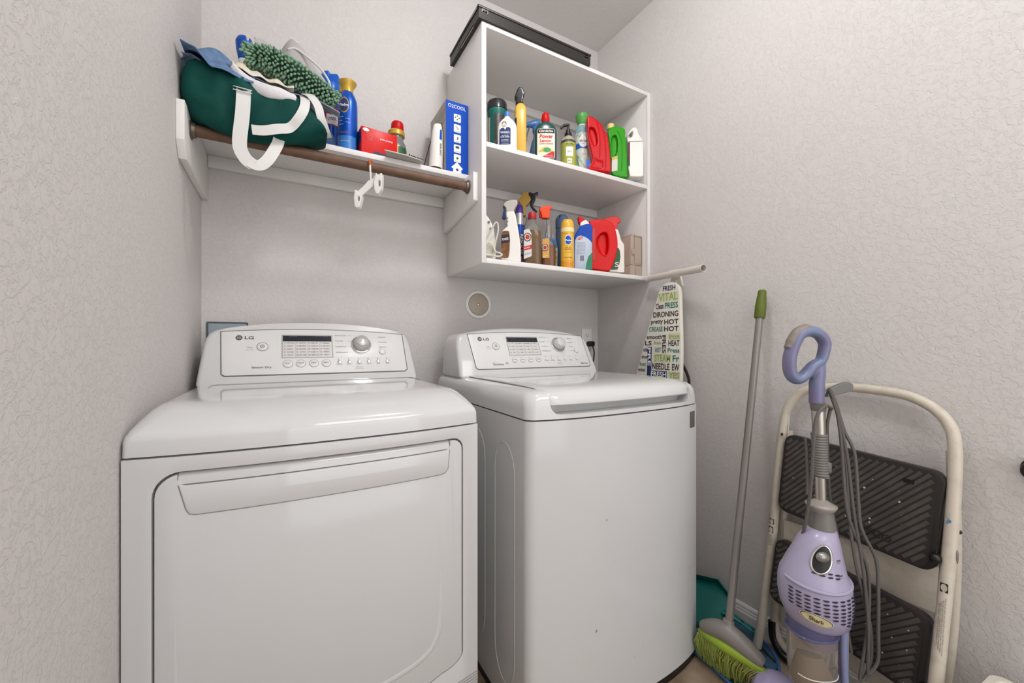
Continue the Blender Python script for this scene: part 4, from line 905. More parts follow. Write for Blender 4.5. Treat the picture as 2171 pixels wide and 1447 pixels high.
# 32 cooling fan box
t = thing('product_box', 'tall narrow blue and grey cardboard box against the cabinet side', 'box', (.7985, -.250, ZS), 0, G3)
BX = mat('box_front_blue', '0348b4', .5, spec=.2); BG = mat('box_side_grey', 'a9a49b', .5, vary=(14, '8f8a80', .45, .6))
obj('carton', box(0, .0925, .001, .19, .0005, .281), BG, t, bevel=.001); obj('front_panel', box(.0005, .092, -.0002, .0012, .001, .2805), BX, t)
lt = lambda s, x, z, w_, h, b=0, m=TXTW, off=.0006: obj('lettering', text_plane(s, (x, -.0004, z), (1, 0, 0), (0, 0, 1), w_, h, b, off), m, t, sm=0)
lt('O2COOL', .046, .262, .074, .0135, .005)
ic = [.2185, .178, .138, .098, .060]
for i, z in enumerate(ic):
    obj('icon', prism(rrect(.033, .062, z-.0155, z+.0155, .003, 3), -.0008, -.0002), TXTW, t, sm=0)
    sh = [join(*[prism([(.0475+.008*math.cos(a)+.003*math.cos(b), z+.002+.007*math.sin(a)+.003*math.sin(b)) for b in [2*PI*j/8 for j in range(8)]], -.0012, -.0008) for a in (0, PI/2, PI, 1.5*PI)]), tube([(.040, -.001, z+.008), (.054, -.001, z-.002), (.042, -.001, z-.003)], .0011, 5), prism([(.0455, z-.004), (.051, z-.004), (.051, z+.004), (.049, z+.010), (.0465, z+.004)], -.0012, -.0008), prism(rrect(.040, .055, z+.001, z+.010, .001, 2), -.0012, -.0008), prism([(.0475, z-.006), (.0525, z+.001), (.051, z+.005), (.044, z+.005), (.0425, z+.001)], -.0012, -.0008)][i]
    obj('icon_mark', sh, mat('icon_dark', '333b4b', .5), t, sm=0)
    for j in range(2): obj('icon_line', box(.038, .057, -.0012, -.0008, z-.010-.003*j, z-.0094-.003*j), PRINTL, t)
obj('icon', prism([(.022, .022), (.046, .045), (.071, .022), (.066, .018), (.064, .019), (.064, .002), (.030, .002), (.030, .019), (.027, .018)], -.0008, -.0002), TXTW, t, sm=0); obj('icon_mark', prism([(.047+.0055*math.cos(a), .015+.0055*math.sin(a)) for a in [2*PI*j/12 for j in range(12)]], -.0012, -.0008), NAVY, t)
obj('side_print', join(*[([(-.0005, y0, z0), (-.0005, y1, z0+.01), (-.0005, y1, z1), (-.0005, y0, z1-.02)], [(0, 1, 2, 3)]) for y0, y1, z0, z1 in ((.04, .10, .13, .23), (.03, .09, .03, .08), (.10, .16, .06, .20))]), mat('side_print_dark', '6e6a63', .5), t)

# ---- hanger on the rod
t = thing('clip_hanger', 'small white plastic clip hanger with orange hook tip on the closet rod', 'hanger', (.512, -.322, 1.63), TH)
fh = traced(785, 383, 1.593, 700, 250, 7.235)
q3 = lambda P, y: [(a, y, b) for a, b in fh(*P)]
obj('hook', tube(smooth([(a, y, b) for (a, b), y in zip(fh((585, 960), (590, 900), (590, 800), (585, 740)), (0, -.004, -.008, -.006))], 5), .0033, 8), WHITEP, t)
obj('hook_tip', tube(smooth([(a, y, b) for (a, b), y in zip(fh((586, 745), (575, 680), (565, 640), (565, 640)), (-.006, -.004, .006, .016))]+[(fh((565, 640))[0]-.001, .045, fh((565, 640))[1]-.004), (fh((565, 640))[0]-.001, .055, fh((565, 640))[1]-.02)], 5), .0042, 8), mat('hook_orange', 'c4622a', .35), t)
obj('hanger_bar', organic(prism(fh((385, 1170), (400, 1120), (470, 1060), (550, 970), (610, 950), (650, 890), (700, 870), (710, 930), (640, 1040), (560, 1110), (470, 1190), (420, 1200)), -.004, .004), .0018, 3), WHITEP, t, sm=180)
for P, h in ((((680, 862), (705, 890), (735, 890), (745, 868), (772, 870), (775, 1010), (765, 1110), (715, 1185), (680, 1180), (655, 1120), (645, 1000)), ((715, 985), (735, 970), (752, 1000), (748, 1060), (735, 1085), (715, 1060))), (((350, 1130), (385, 1118), (400, 1175), (425, 1205), (465, 1190), (455, 1290), (425, 1385), (380, 1400), (352, 1370), (342, 1250)), ((402, 1230), (420, 1215), (432, 1240), (428, 1290), (412, 1310), (400, 1280)))):
    obj('clip', organic(cut(prism(fh(*P), -.011, .011), prism(fh(*h), -.05, .05)), .0018, 3), WHITEP, t, sm=180)

# ================================================================= BAG AND CLOTHS ON THE WALL SHELF
from mathutils import noise
def lerp_tab(T, x):
    if x <= T[0][0]: return T[0][1]
    for a, b in zip(T, T[1:]):
        if x <= b[0]: return a[1]+(b[1]-a[1])*(x-a[0])/(b[0]-a[0])
    return T[-1][1]
BTOP = [(.004, 1.835), (.02, 1.872), (.056, 1.888), (.10, 1.884), (.148, 1.872), (.197, 1.858), (.248, 1.850), (.30, 1.846), (.342, 1.822), (.37, 1.780)]
BBOT = [(.004, 1.742), (.019, 1.706), (.049, 1.686), (.08, 1.670), (.112, 1.661), (.155, 1.657), (.201, 1.659), (.248, 1.668), (.298, 1.684), (.362, 1.708)]
def bag_pt(x, a, grow=0):
    zt, zb_ = lerp_tab(BTOP, x), lerp_tab(BBOT, x)
    e = min(1, max(.05, min((x-.001)/.045, (.374-x)/.085))); e = math.sqrt(1-(1-e)**2)
    yc, ry = -.240, .142*(.62+.38*e); zc, rz = (zt+zb_)/2, (zt-zb_)/2
    if x > .28: zc += (1.742-zc)*(1-e)*.55; rz *= .45+.55*e
    c, s = math.cos(a), math.sin(a)
    y = yc+ry*math.copysign(abs(c)**.8, c)+grow*c; z = zc+rz*math.copysign(abs(s)**.85, s)+grow*s
    n1 = noise.noise(Vector((x*11, a*1.1, 3.1)))*.021-.010*math.exp(-((x-.115)/.018)**2)*max(0, math.sin(a*.9-.6))+noise.noise(Vector((x*26+a*2, a*2.2, 7)))*.007
    n1 *= 1-min(1, max(0, (y+.2)/.1))*.5
    y += n1*c; z += n1*s*.7
    if y > -.268: z = max(z, 1.7495)
    elif y > -.322: z = max(z, 1.7035 if y > -.316 else 1.700)
    return Vector((max(x, .0015), y, z))
t = thing('duffel_bag', 'dark green duffel bag with white straps slumped over the left end of the wall shelf', 'bag', (.18, -.26, 1.75))
BO = Vector((.18, -.26, 1.75))
BAGM = mat('bag_green', '0a4740', .7, bump=(500, .35, .0006), spec=.2, vary=(7, '083c36', .4, .7))
NA = 64; R_ = []
for i in range(61):
    x = .003+.367*i/60; R_.append([bag_pt(x, 2*PI*k/NA)-BO for k in range(NA)])
obj('bag_body', loft(R_), BAGM, t, sm=180)
STRAP = mat('strap_white', 'dcdad6', .7, bump=(700, .5, .0006))
loc = lambda P: [Vector(p)-BO for p in P]
obj('strap', ribbon(smooth(loc([(.150, -.372, 1.805), (.152, -.384, 1.788), (.150, -.392, 1.72), (.144, -.394, 1.653), (.145, -.394, 1.620), (.158, -.394, 1.594), (.176, -.394, 1.581)]), 6), (1, 0, 0), .0345), STRAP, t, sm=50)
obj('strap', ribbon(smooth(loc([(.166, -.3945, 1.588), (.178, -.394, 1.583), (.192, -.393, 1.584), (.208, -.388, 1.602), (.222, -.378, 1.632), (.234, -.360, 1.668), (.238, -.350, 1.69)]), 6), (.8, 0, -.6), .0300), STRAP, t, sm=50)
def on_bag(x, z, off=.003):
    best = None
    for k in range(90, 270, 2):
        p = bag_pt(x, math.radians(k)); d = abs(p.z-z)
        if best is None or d < best[0]: best = (d, p, k)
    a = math.radians(best[2]); return best[1]+Vector((0, math.cos(a), math.sin(a)))*off
pb = [on_bag(*q, .011) for q in ((.172, 1.686), (.200, 1.690), (.235, 1.704), (.266, 1.722), (.288, 1.744), (.303, 1.775), (.307, 1.806), (.306, 1.835))]
pb[0].y = -.396; pb[1].y = -.396; pb[2].y = -.394
obj('strap', ribbon(smooth(loc(pb), 5), [Vector((0, -.15, 1))]*16+[Vector((-.7, 0, .7))]*10+[Vector((-1, 0, 0))]*10, .026), STRAP, t, sm=50)
obj('strap', ribbon(smooth(loc([(.308, -.31, 1.868), (.325, -.345, 1.845), (.342, -.368, 1.808), (.350, -.372, 1.775), (.366, -.352, 1.742), (.374, -.325, 1.738)]), 6), (1, 0, .3), .024), STRAP, t, sm=50)
obj('buckle', tube([p-BO for p in (Vector((.128, -.388, 1.793)), Vector((.172, -.388, 1.793)), Vector((.172, -.390, 1.783)), Vector((.128, -.390, 1.783)))], .0018, 6, True), CHROME, t)
obj('seam', tube([p-BO for p in [on_bag(.232+.010*math.sin(i*.4), 1.835-.012*i, .0004) for i in range(10)]], .0012, 5), mat('seam_green', '0a3a33', .7), t)
def sheet(fn, nu, nv, th=.003):
    P = [[Vector(fn(i/nu, j/nv)) for j in range(nv+1)] for i in range(nu+1)]
    V = [p for r in P for p in r]; F = [(i*(nv+1)+j, (i+1)*(nv+1)+j, (i+1)*(nv+1)+j+1, i*(nv+1)+j+1) for i in range(nu) for j in range(nv)]
    return evalmods(mesh_of('s', (V, F)), [('SOLIDIFY', dict(thickness=th, offset=0)), ('SUBSURF', dict(levels=1, render_levels=1))])
def nz(u, v, k, s): return noise.noise(Vector((u*k+s, v*k, s)))
def btopy(x, y):
    """height of the top of the bag at x, y"""
    k = max(-1, min(1, (y+.240)/.150)); zt, zb_ = lerp_tab(BTOP, x), lerp_tab(BBOT, x)
    return (zt+zb_)/2+(zt-zb_)/2*max(0, 1-abs(k)**2.3)**.46
TERRY = mat('terry_blue', '6f8bb0', .95, bump=(420, 1.0, .0035), vary=(60, '5b779d', .4, .65))
t = thing('cleaning_cloth', 'blue terry cloth draped over the left end of the green bag', 'cloth', (0, 0, 0), 0, 'cloths on the green bag')
def f_(u, v):
    x = .012+.165*u; y = -.10-.300*v+.02*u
    z = btopy(x, y)+.012+.040*math.exp(-((u-.35)/.3)**2)*math.exp(-((v-.55)/.35)**2)+.010*nz(u, v, 4, 2)
    z = max(z, 1.868)-.050*(max(0, v-.80)/.2)**1.3*min(1, max(0, (u-.2)/.2))+.006
    return (x, y, z+.006*math.sin(u*9+v*3))
obj('cloth_sheet', sheet(f_, 20, 22, .004), TERRY, t, sm=180)
t = thing('cleaning_cloth', 'crumpled dusty blue rag tucked against the wall at the far left of the shelf', 'cloth', (0, 0, 0), 0, 'cloths on the green bag')
obj('cloth_sheet', sheet(lambda u, v: (.006+.06*u+.004*math.sin(v*9), -.355+.06*v+.008*math.sin(u*8), max(1.850, btopy(.02+.05*u, -.33))-.002+.012*math.sin(u*5+1)*(1-v)+.008*nz(u, v, 5, 8)), 12, 12, .004), mat('rag_blue', '7c90ad', .95, bump=(420, .8, .003)), t, sm=180)
CW = mat('cotton_white', 'd9d6d8', .9, bump=(350, .5, .0012)); CC = mat('cotton_cream', 'd8cdb0', .9, bump=(300, .8, .002), vary=(18, 'ddd8d0', .4, .62)); CLV = mat('cotton_lavender', 'a8a9bb', .9, bump=(300, .6, .0015))
t = thing('cleaning_cloth', 'white folded rag curled along the front of the green bag', 'cloth', (0, 0, 0), 0, 'cloths on the green bag')
def f_(u, v):
    x = .118+.160*u; c = .012+.008*math.sin(PI*u)
    y0 = -.357+.006*math.sin(u*7); z0 = 1.846-.030*u+.010*(1-u)**6*2-.018*math.sin(PI*u)
    a = -1.2+3.2*v
    return (x+.006*math.sin(v*4), y0-c*math.cos(a)*.8-.006, z0+c*math.sin(a)+.004*nz(u, v, 6, 4))
obj('cloth_sheet', sheet(f_, 26, 12, .0035), CW, t, sm=180)
t = thing('cleaning_cloth', 'cream stained rag lying between the white rag and the dusting mitt', 'cloth', (0, 0, 0), 0, 'cloths on the green bag')
obj('cloth_sheet', sheet(lambda u, v: (.128+.150*u, -.352+.085*v, max(btopy(.128+.150*u, -.350+.085*v), 1.83)+.022+.012*math.sin(PI*v)+.010*nz(u, v, 5, 11)+.004*math.sin(u*20)), 26, 14, .004), CC, t, sm=180)
t = thing('cleaning_cloth', 'lavender grey rag spread under the dusting mitt with its corner past the bag', 'cloth', (0, 0, 0), 0, 'cloths on the green bag')
def f_(u, v):
    x = .165+.245*u; y = (-.345+.150*v+.02*u) if x < .32 else -.325+.150*v*max(.25, 1-(x-.32)/.07)
    z = max(btopy(min(x, .36), y), 1.822)+.012+.006*math.sin(u*14+v*4)*(1-u)
    if x > .33: z = 1.856-(x-.33)*.34+.004*v
    return (x, y, z)
obj('cloth_sheet', sheet(f_, 30, 12, .0035), CLV, t, sm=180)
t = thing('cleaning_cloth', 'grey hemmed cloth folded upright behind the dusting mitt', 'cloth', (0, 0, 0), 0, 'cloths on the green bag')
CG = mat('cloth_grey', 'b1adad', .92, bump=(380, .7, .0015))
def f_(u, v):
    x = .168+.215*u; top = lerp_tab([(0, 2.062), (.12, 2.078), (.35, 2.046), (.48, 2.080), (.62, 2.066), (.9, 2.018), (1, 1.972)], u)
    zb2 = 1.90-.03*u
    return (x+.01*math.sin(PI*v)*(1 if u > .5 else 0), -.205+.03*math.sin(u*9)*v-.035*(1-v), zb2+(top-zb2)*math.sin(v*PI/2))
s_ = obj('cloth_sheet', sheet(f_, 34, 12, .005), CG, t, sm=180)
P = [f_(u/34, 1) for u in range(35)]; obj('hem', tube(P, .0034, 8), mat('hem_white', 'd6d3d0', .9), t)
P = [(.262, -.235, 2.040), (.285, -.24, 2.046), (.32, -.245, 2.026), (.358, -.25, 1.998), (.382, -.255, 1.962), (.387, -.255, 1.930)]
obj('hem', tube(smooth(P, 6), .0036, 8), mat('hem_white', 'd6d3d0', .9), t)
# blue cap between
t = thing('bottle_cap', 'bright blue rounded plastic cap sticking up behind the green dusting mitt', 'cap', (.138, -.165, 1.902))
obj('cap_body', organic(cut(bottle([(.10, .018), (.132, .024), (.158, .026), (.172, .020), (.176, .006)], 28), box(.006, .012, -.05, .05, .155, .19)), .0022, 4), BLUEC, t, sm=180)
obj('cap_stem', bottle([(-.02, .016), (.10, .017)], 20), WHITEP, t)
# chenille mitt
t = thing('dusting_mitt', 'green chenille dusting mitt lying on top of the cloths', 'duster', (.27, -.29, 1.92))
MO = Vector((.27, -.29, 1.92))
ax = smooth([(.152, -.285, 1.950), (.20, -.288, 1.958), (.250, -.29, 1.944), (.310, -.292, 1.918), (.365, -.292, 1.893), (.398, -.29, 1.876)], 8)
rad = [.020+.012*math.sin(PI*min(1, (i+2)/(len(ax)+1))) for i in range(len(ax))]
GM = mat('chenille_green', '8aa991', .95, spec=.1, vary=(70, '6a8f74', .35, .7)); obj('mitt_core', tube([p-MO for p in ax], rad, 16), mat('mitt_core_green', '1c3b29', .9), t)
P_, T_, N_ = frames(ax); gs = []
for k in range(560):
    f = k/560*(len(ax)-1); i = min(int(f), len(ax)-2); fr = f-i; c = P_[i].lerp(P_[i+1], fr); T = T_[i]; a = k*2.39996
    n_ = (N_[i]*math.cos(a)+T.cross(N_[i])*math.sin(a)).normalized(); r0 = rad[i]*.8; L_ = random.uniform(.013, .021)
    lean_ = T*(random.uniform(-.5, .3)-(.9 if f < 5 else 0)+(.5 if f > len(ax)-6 else 0))+Vector((0, 0, -.45))
    p0 = c+n_*r0; p2 = c+n_*(r0+L_)+lean_*L_*.6; p1 = (p0+p2)/2+n_*.003+Vector((random.uniform(-1, 1), random.uniform(-1, 1), random.uniform(-1, 1)))*.002
    w_ = random.uniform(.0029, .0042); gs.append(tube([p-MO for p in (p0, p1, p2, p2+(p2-p1)*.12)], [w_, w_*1.1, w_, w_*.4], 6))
obj('chenille_tufts', join(*gs), GM, t, sm=180, kind='stuff')

# ================================================================= IRONING BOARD
t = thing('ironing_board', 'upright ironing board with a word-print cover standing behind the washer', 'ironing board', (1.68, -.45, 0))
IO = Vector((1.68, -.45, 0))
xb = lambda z: 1.655+.045*z/1.34
LB = [(.03, -.30), (.10, -.235), (.40, -.232), (.70, -.300), (.929, -.379), (1.063, -.419), (1.181, -.457), (1.264, -.486), (1.315, -.505), (1.340, -.536)]
RBd = [(.03, -.47), (.10, -.555), (.40, -.605), (.70, -.625), (.94, -.627), (1.074, -.626), (1.212, -.618), (1.292, -.613), (1.325, -.600), (1.342, -.572)]
outl = [(y, z) for z, y in LB]+[(y, z) for z, y in reversed(RBd)]
outl = [(p.x, p.y) for p in smooth([(y, z, 0) for y, z in outl], 5, True)]
n = len(outl)
V = [Vector((xb(z)+dx, y, z))-IO for dx in (0, .018) for y, z in outl]
obj('board_cover', (V, [tuple(range(n-1, -1, -1)), tuple(range(n, 2*n))]+[(i, (i+1) % n, (i+1) % n+n, i+n) for i in range(n)]), mat('cover_cream', 'dcd8cc', .8, bump=(600, .3, .0005)), t, bevel=.005, seg=3, ang=60)
yl = lambda z: lerp_tab(LB, z); yr = lambda z: lerp_tab(RBd, z)
CN, CGn, CT, CK, CP_ = (mat('cover_navy', '1f2f63', .7), mat('cover_sage', '9aa869', .7), mat('cover_teal', '2f7f6c', .7), mat('cover_dark', '3b3234', .7), mat('cover_pale', 'cdd2ab', .75))
cover_words = []
def word(s, y, z, w_, h, m, rot=0, bg=None):
    """y centre, z centre; rot 1 reads downwards"""
    O = Vector((xb(z)-.0002, y, z))-IO
    R, U = ((0, -1, 0), (0, 0, 1)) if not rot else ((0, 0, -1), (0, -1, 0))
    if bg:
        a, b = (w_/2+.003, h/2+.003) if not rot else (h/2+.003, w_/2+.003)
        V = [Vector((xb(z+dz)-.0006, y+dy, z+dz))-IO for dy, dz in ((a, -b), (-a, -b), (-a, b), (a, b))]
        obj('print_block', (V, [(0, 1, 2, 3)]), bg, t, sm=0)
    obj('print_word', text_plane(s, O, R, U, w_, h, .020, .0010), m, t, sm=0)
def row(z, h, ws, a=.004, b=.004):
    L, R = yl(z)-a-.003, yr(z)+b+.003; tot = L-R; y = L; k = sum(q[1] for q in ws)
    for s, fr, m, bg in ws:
        w_ = tot*fr/k; word(s, y-w_/2, z, w_-.007, h, m, 0, bg); y -= w_
row(1.318, .022, [('FRESH', 1, CN, None)], .010, .006)
row(1.281, .034, [('VITAL', 1, CGn, CP_)])
row(1.243, .026, [('Clean', .8, CK, None), ('PRESS', 1.2, CT, None)])
row(1.206, .024, [('DIRONING', 1, CK, None)])
row(1.172, .022, [('pretty', 1.0, CK, None), ('HOT', 1.1, CK, None)])
row(1.142, .022, [('CREASE', 1.1, CT, None), ('HOT', 1.1, CK, None)])
def sub(z, h, fa, fb, s, m, bg=None):
    L, R = yl(z)-.006, yr(z)+.006; y0 = L+(R-L)*fa; y1 = L+(R-L)*fb; word(s, (y0+y1)/2, z, abs(y1-y0)-.004, h, m, 0, bg)
word('FRESH', (yl(1.06)*.42+yr(1.06)*.58), 1.062, .105, .020, CK, 1)
sub(1.108, .020, 0, .5, 'smooth', CK); sub(1.108, .022, .68, 1, 'iron', CGn, CP_)
sub(1.080, .020, 0, .22, 'LS', CK); sub(1.082, .016, .27, .5, 'linen', CGn); sub(1.080, .024, .68, 1, 'HEAT', CK)
sub(1.050, .016, 0, .2, 'cotton', CN); sub(1.050, .022, .34, .52, 'HOT', CT); sub(1.050, .020, .68, 1, 'Press', CT)
word('PRESS', (yl(1.0)*.74+yr(1.0)*.26), .995, .130, .018, TXTW, 1, CN)
sub(1.018, .016, 0, .19, 'drum', CK); sub(1.015, .030, .36, .78, 'STEAM', CGn, CP_); sub(1.015, .028, .82, 1, 'Fr', CT)
sub(.985, .018, 0, .19, 'hot', CT); sub(.978, .028, .34, .78, 'NEEDLE', CK); sub(.978, .028, .82, 1, 'EW', CK, None)
sub(.958, .016, 0, .19, 'mini', CK); sub(.944, .022, .34, .72, 'FRESH', TXTW, CN); sub(.944, .024, .76, 1, 'YES', CGn, CP_)
row(.908, .026, [('INVITIS', 1.5, CGn, CP_), ('CLEAN', .9, CK, None)])
row(.872, .024, [('Clean', .5, CK, None), ('PRESS', 1.2, CT, None)])
WB = mat('board_frame', 'd8d2c8', .4)
obj('foot_bar', join(hollow(Vector((1.742, -.412, 1.383))-IO, Vector((1.672, -.742, 1.371))-IO, .0148, .0015), xf(bottle([(0, .0150), (.014, .0160), (.015, .013)], 20), Matrix.Translation(Vector((1.742, -.412, 1.383))-IO) @ Matrix.Rotation(-PI/2, 4, 'X'))), WB, t, sm=40)
obj('foot_bracket', organic(join(xf(prism([(-.034, 0), (.034, 0), (.030, .016), (.022, .05), (.012, .06), (-.012, .06), (-.022, .05), (-.030, .016)], -.006, .006), Matrix.Translation(Vector((1.738, -.565, 1.325))-IO) @ Matrix.Rotation(PI/2, 4, 'Z')), hollow(Vector((1.722, -.55, 1.380))-IO, Vector((1.713, -.59, 1.378))-IO, .018, .004)), .002, 4), WB, t, sm=180)
obj('leg', tube([Vector((1.738, -.565, 1.35))-IO, Vector((1.735, -.52, 1.0))-IO, Vector((1.728, -.43, .35))-IO], .010, 10), WB, t)
obj('leg', tube([Vector((1.715, -.40, .30))-IO, Vector((1.722, -.50, .95))-IO], .010, 10), WB, t)
obj('clip', tube(smooth([p-IO for p in (Vector((1.725, -.60, 1.0)), Vector((1.735, -.628, .93)), Vector((1.728, -.630, .86)))], 5), .006, 8), BLACK, t)

# ================================================================= STEP STOOL
t = thing('step_stool', 'folded beige metal step stool with two black ribbed treads leaning on the right wall', 'step stool', (1.68, -1.18, 0))
SO = Vector((1.68, -1.18, 0)); sl = lambda P: [Vector(p)-SO for p in P]
BEI = mat('stool_beige', 'c9c0b1', .38, bump=(120, .08, .0006), vary=(45, 'bdb2a1', .5, .75))
FT = [(1.668, -.944, .012), (1.690, -.957, .17), (1.715, -.974, .427), (1.730, -.986, .654), (1.744, -.997, .816), (1.750, -1.014, .875), (1.755, -1.052, .920), (1.757, -1.110, .937), (1.758, -1.175, .943), (1.757, -1.245, .941), (1.753, -1.310, .932), (1.747, -1.360, .906), (1.737, -1.392, .867), (1.722, -1.405, .814), (1.700, -1.408, .70), (1.668, -1.406, .532), (1.632, -1.402, .37), (1.600, -1.400, .24), (1.556, -1.398, .012)]
obj('front_frame', tube(smooth(sl(FT), 6), .0135, 16), BEI, t, sm=60)
for q in (FT[0], FT[-1]): obj('rubber_foot', xf(bottle([(0, .0165), (.03, .0165), (.034, .0145)], 18), Matrix.Translation(Vector((q[0], q[1], .0))-SO)), BLACK, t)
# rear frame: flat tube ending in a curved foot loop
RF = [(1.757, -1.392, .80), (1.752, -1.398, .55), (1.745, -1.392, .32), (1.738, -1.370, .12), (1.735, -1.33, .050), (1.735, -1.26, .030), (1.735, -1.10, .030), (1.738, -1.02, .036), (1.742, -.978, .062), (1.747, -.962, .125), (1.752, -.968, .22), (1.757, -.988, .50), (1.758, -1.004, .78)]
obj('rear_frame', tube(smooth(sl(RF), 6), .0125, 14), BEI, t, sm=60)
obj('rubber_foot', tube(smooth(sl([(1.738, -.960, .11), (1.732, -.968, .055), (1.728, -1.00, .020), (1.726, -1.05, .013), (1.726, -1.12, .0125)]), 6), .0125, 12), BLACK, t)
obj('rubber_foot', tube(smooth(sl([(1.726, -1.25, .0125), (1.727, -1.33, .016), (1.730, -1.372, .05), (1.733, -1.388, .10)]), 6), .0125, 12), BLACK, t)
RUB = mat('tread_rubber', '48443f', .5, bump=(160, .35, .001), vary=(22, '56514b', .45, .75)); RUBE = mat('tread_edge', '272423', .45)
def tread(name, TL, TR, BR, BL, th, flip):
    """corner points in world space; ribs run diagonally across the mat"""
    TL, TR, BR, BL = [Vector(p) for p in (TL, TR, BR, BL)]
    A = (TR-TL+BR-BL)/2; Wd_ = A.length; A.normalize(); B = (BL-TL+BR-TR)/2; Ht = B.length; B = (B-A*B.dot(A)).normalized(); N = A.cross(B).normalized()
    if N.x > 0: N = -N
    C = (TL+TR+BR+BL)/4
    M = Matrix(((A.x, -N.x, -B.x, 0), (A.y, -N.y, -B.y, 0), (A.z, -N.z, -B.z, 0), (0, 0, 0, 1)))
    M = Matrix.Translation(C-SO) @ M
    w2, h2 = Wd_/2, Ht/2
    base = obj(name, xf(prism(rrect(-w2, w2, -h2, h2, .028, 6), 0, th), M), RUBE, t, bevel=.004, seg=2)
    obj('tread_mat', xf(prism(rrect(-w2+.005, w2-.012, -h2+.005, h2-.005, .024, 6), -.0012, .001), M), mat('tread_groove', '2a2826', .7), base)
    gs = []; a0, a1, b0, b1 = -w2+.009, w2-.018, -h2+.010, h2-.010; dx, dz = math.cos(flip), math.sin(flip); sp = .0135
    k = -60
    while k < 60:
        # line n.p = k*sp
        nx, nz_ = -dz, dx; c = k*sp; pts = []
        for X in (a0, a1):
            if abs(nz_) > 1e-6:
                Z = (c-nx*X)/nz_
                if b0 <= Z <= b1: pts.append((X, Z))
        for Z in (b0, b1):
            if abs(nx) > 1e-6:
                X = (c-nz_*Z)/nx
                if a0 < X < a1: pts.append((X, Z))
        k += 1
        if len(pts) < 2: continue
        (x0, z0), (x1, z1) = pts[0], pts[-1]
        if math.hypot(x1-x0, z1-z0) < .02: continue
        if (x0-x1)*dx+(z0-z1)*dz > 0: x0, z0, x1, z1 = x1, z1, x0, z0
        e = .004; x0 += dx*e; z0 += dz*e; x1 -= dx*e; z1 -= dz*e; hw_ = .0054
        P4 = [(x0+nx*hw_, z0+nz_*hw_), (x1+nx*hw_, z1+nz_*hw_), (x1-nx*hw_, z1-nz_*hw_), (x0-nx*hw_, z0-nz_*hw_)]
        cx_, cz_ = (x0+x1)/2, (z0+z1)/2
        T4 = [(x-nx*hw_*.35*s1, z-nz_*hw_*.35*s1) for (x, z), s1 in zip(P4, (1, 1, -1, -1))]
        gs.append(([(x, -.0012, z) for x, z in P4]+[(x, -.0034, z) for x, z in T4], [(4, 5, 6, 7), (0, 1, 5, 4), (1, 2, 6, 5), (2, 3, 7, 6), (3, 0, 4, 7)]))
    obj('tread_ribs', xf(join(*gs), M), RUB, base, sm=0, kind='stuff')
    sp_ = []
    rr_ = random.Random(len(name)+int(TL.z*1000))
    for i in range(26):
        x, z = rr_.uniform(a0, a1), rr_.uniform(b0, b1); q = rr_.choice((.0006, .0008, .0012, .0018, .0026)); 
        sp_.append(([(x+q*math.cos(a)*rr_.uniform(.6, 1.4), -.0037, z+q*math.sin(a)*rr_.uniform(.6, 1.4)) for a in [2*PI*j/7 for j in range(7)]], [tuple(range(7))]))
    obj('paint_specks', xf(join(*sp_), M), mat('speck_white', 'cfc9bf', .6), base, sm=0, kind='stuff')
    return base, M, w2, h2
b1_, M1, w1_, h1_ = tread('tread', (1.716, -1.008, .778), (1.692, -1.392, .752), (1.668, -1.385, .500), (1.702, -1.000, .520), .026, math.radians(50))
b2_, M2, w2_, h2_ = tread('tread', (1.690, -.990, .428), (1.640, -1.385, .404), (1.612, -1.372, .196), (1.682, -.985, .222), .026, math.radians(46))
for M, b_, w_, h_ in ((M1, b1_, w1_, h1_), (M2, b2_, w2_, h2_)):
    obj('embossed_word', xf(text_plane('COSCO', (w_*.30, -.0042, -h_*.62), (1, 0, -.10), (.1, 0, 1), .10, .020, .02), M), RUBE, b_, sm=0)
b3 = obj('slot', xf(prism(rrect(w1_*.60, w1_*.72, h1_*.62, h1_*.70, .003), -.0045, -.003), M1), BLACK, b1_)
# folded back panel between the treads, side plates, bolts, hook
P = sl([(1.735, -1.00, .478), (1.722, -1.390, .500), (1.712, -1.388, .385), (1.730, -1.00, .36)]); g = (P+[p+Vector((.004, 0, 0)) for p in P], [(0, 1, 2, 3), (7, 6, 5, 4), (0, 4, 5, 1), (1, 5, 6, 2), (2, 6, 7, 3), (3, 7, 4, 0)]); obj('back_plate', g, BEI, t, bevel=.001)
P = sl([(1.722, -1.00, .205), (1.690, -1.385, .210), (1.680, -1.383, .115), (1.715, -1.00, .125)]); g = (P+[p+Vector((.006, 0, 0)) for p in P], [(0, 1, 2, 3), (7, 6, 5, 4), (0, 4, 5, 1), (1, 5, 6, 2), (2, 6, 7, 3), (3, 7, 4, 0)]); obj('back_plate', g, BEI, t, bevel=.001)
for z0, z1, xx in ((.36, .66, 1.700), (.30, .62, 1.69)):
    pass
obj('side_link', ribbon(sl([(1.716, -1.390, .66), (1.690, -1.388, .50), (1.655, -1.384, .30)]), (.3, .2, 0), .016, .003), BEI, t, bevel=.0008)
obj('side_link', ribbon(sl([(1.750, -1.008, .83), (1.742, -1.004, .72), (1.730, -.998, .56)]), (.3, .2, 0), .016, .003), BEI, t, bevel=.0008)
for q in ((1.660, -1.386, .545), (1.618, -1.378, .236)): obj('pivot_knob', sphere(Vector(q)-SO, .0125, .012, .0125, 14, 8), BLACK, t)
for q in ((1.712, -1.4105, .720), (1.724, -.999, .770), (1.705, -1.4175, .612)): obj('rivet', sphere(Vector(q)-SO, .004, .004, .005, 10, 6), DARK, t)
obj('pivot_knob', xf(sphere((0, 0, 0), .0055, .003, .017, 14, 10), Matrix.Translation(Vector((1.6735, -1.4195, .560))-SO)), GREYP, t)
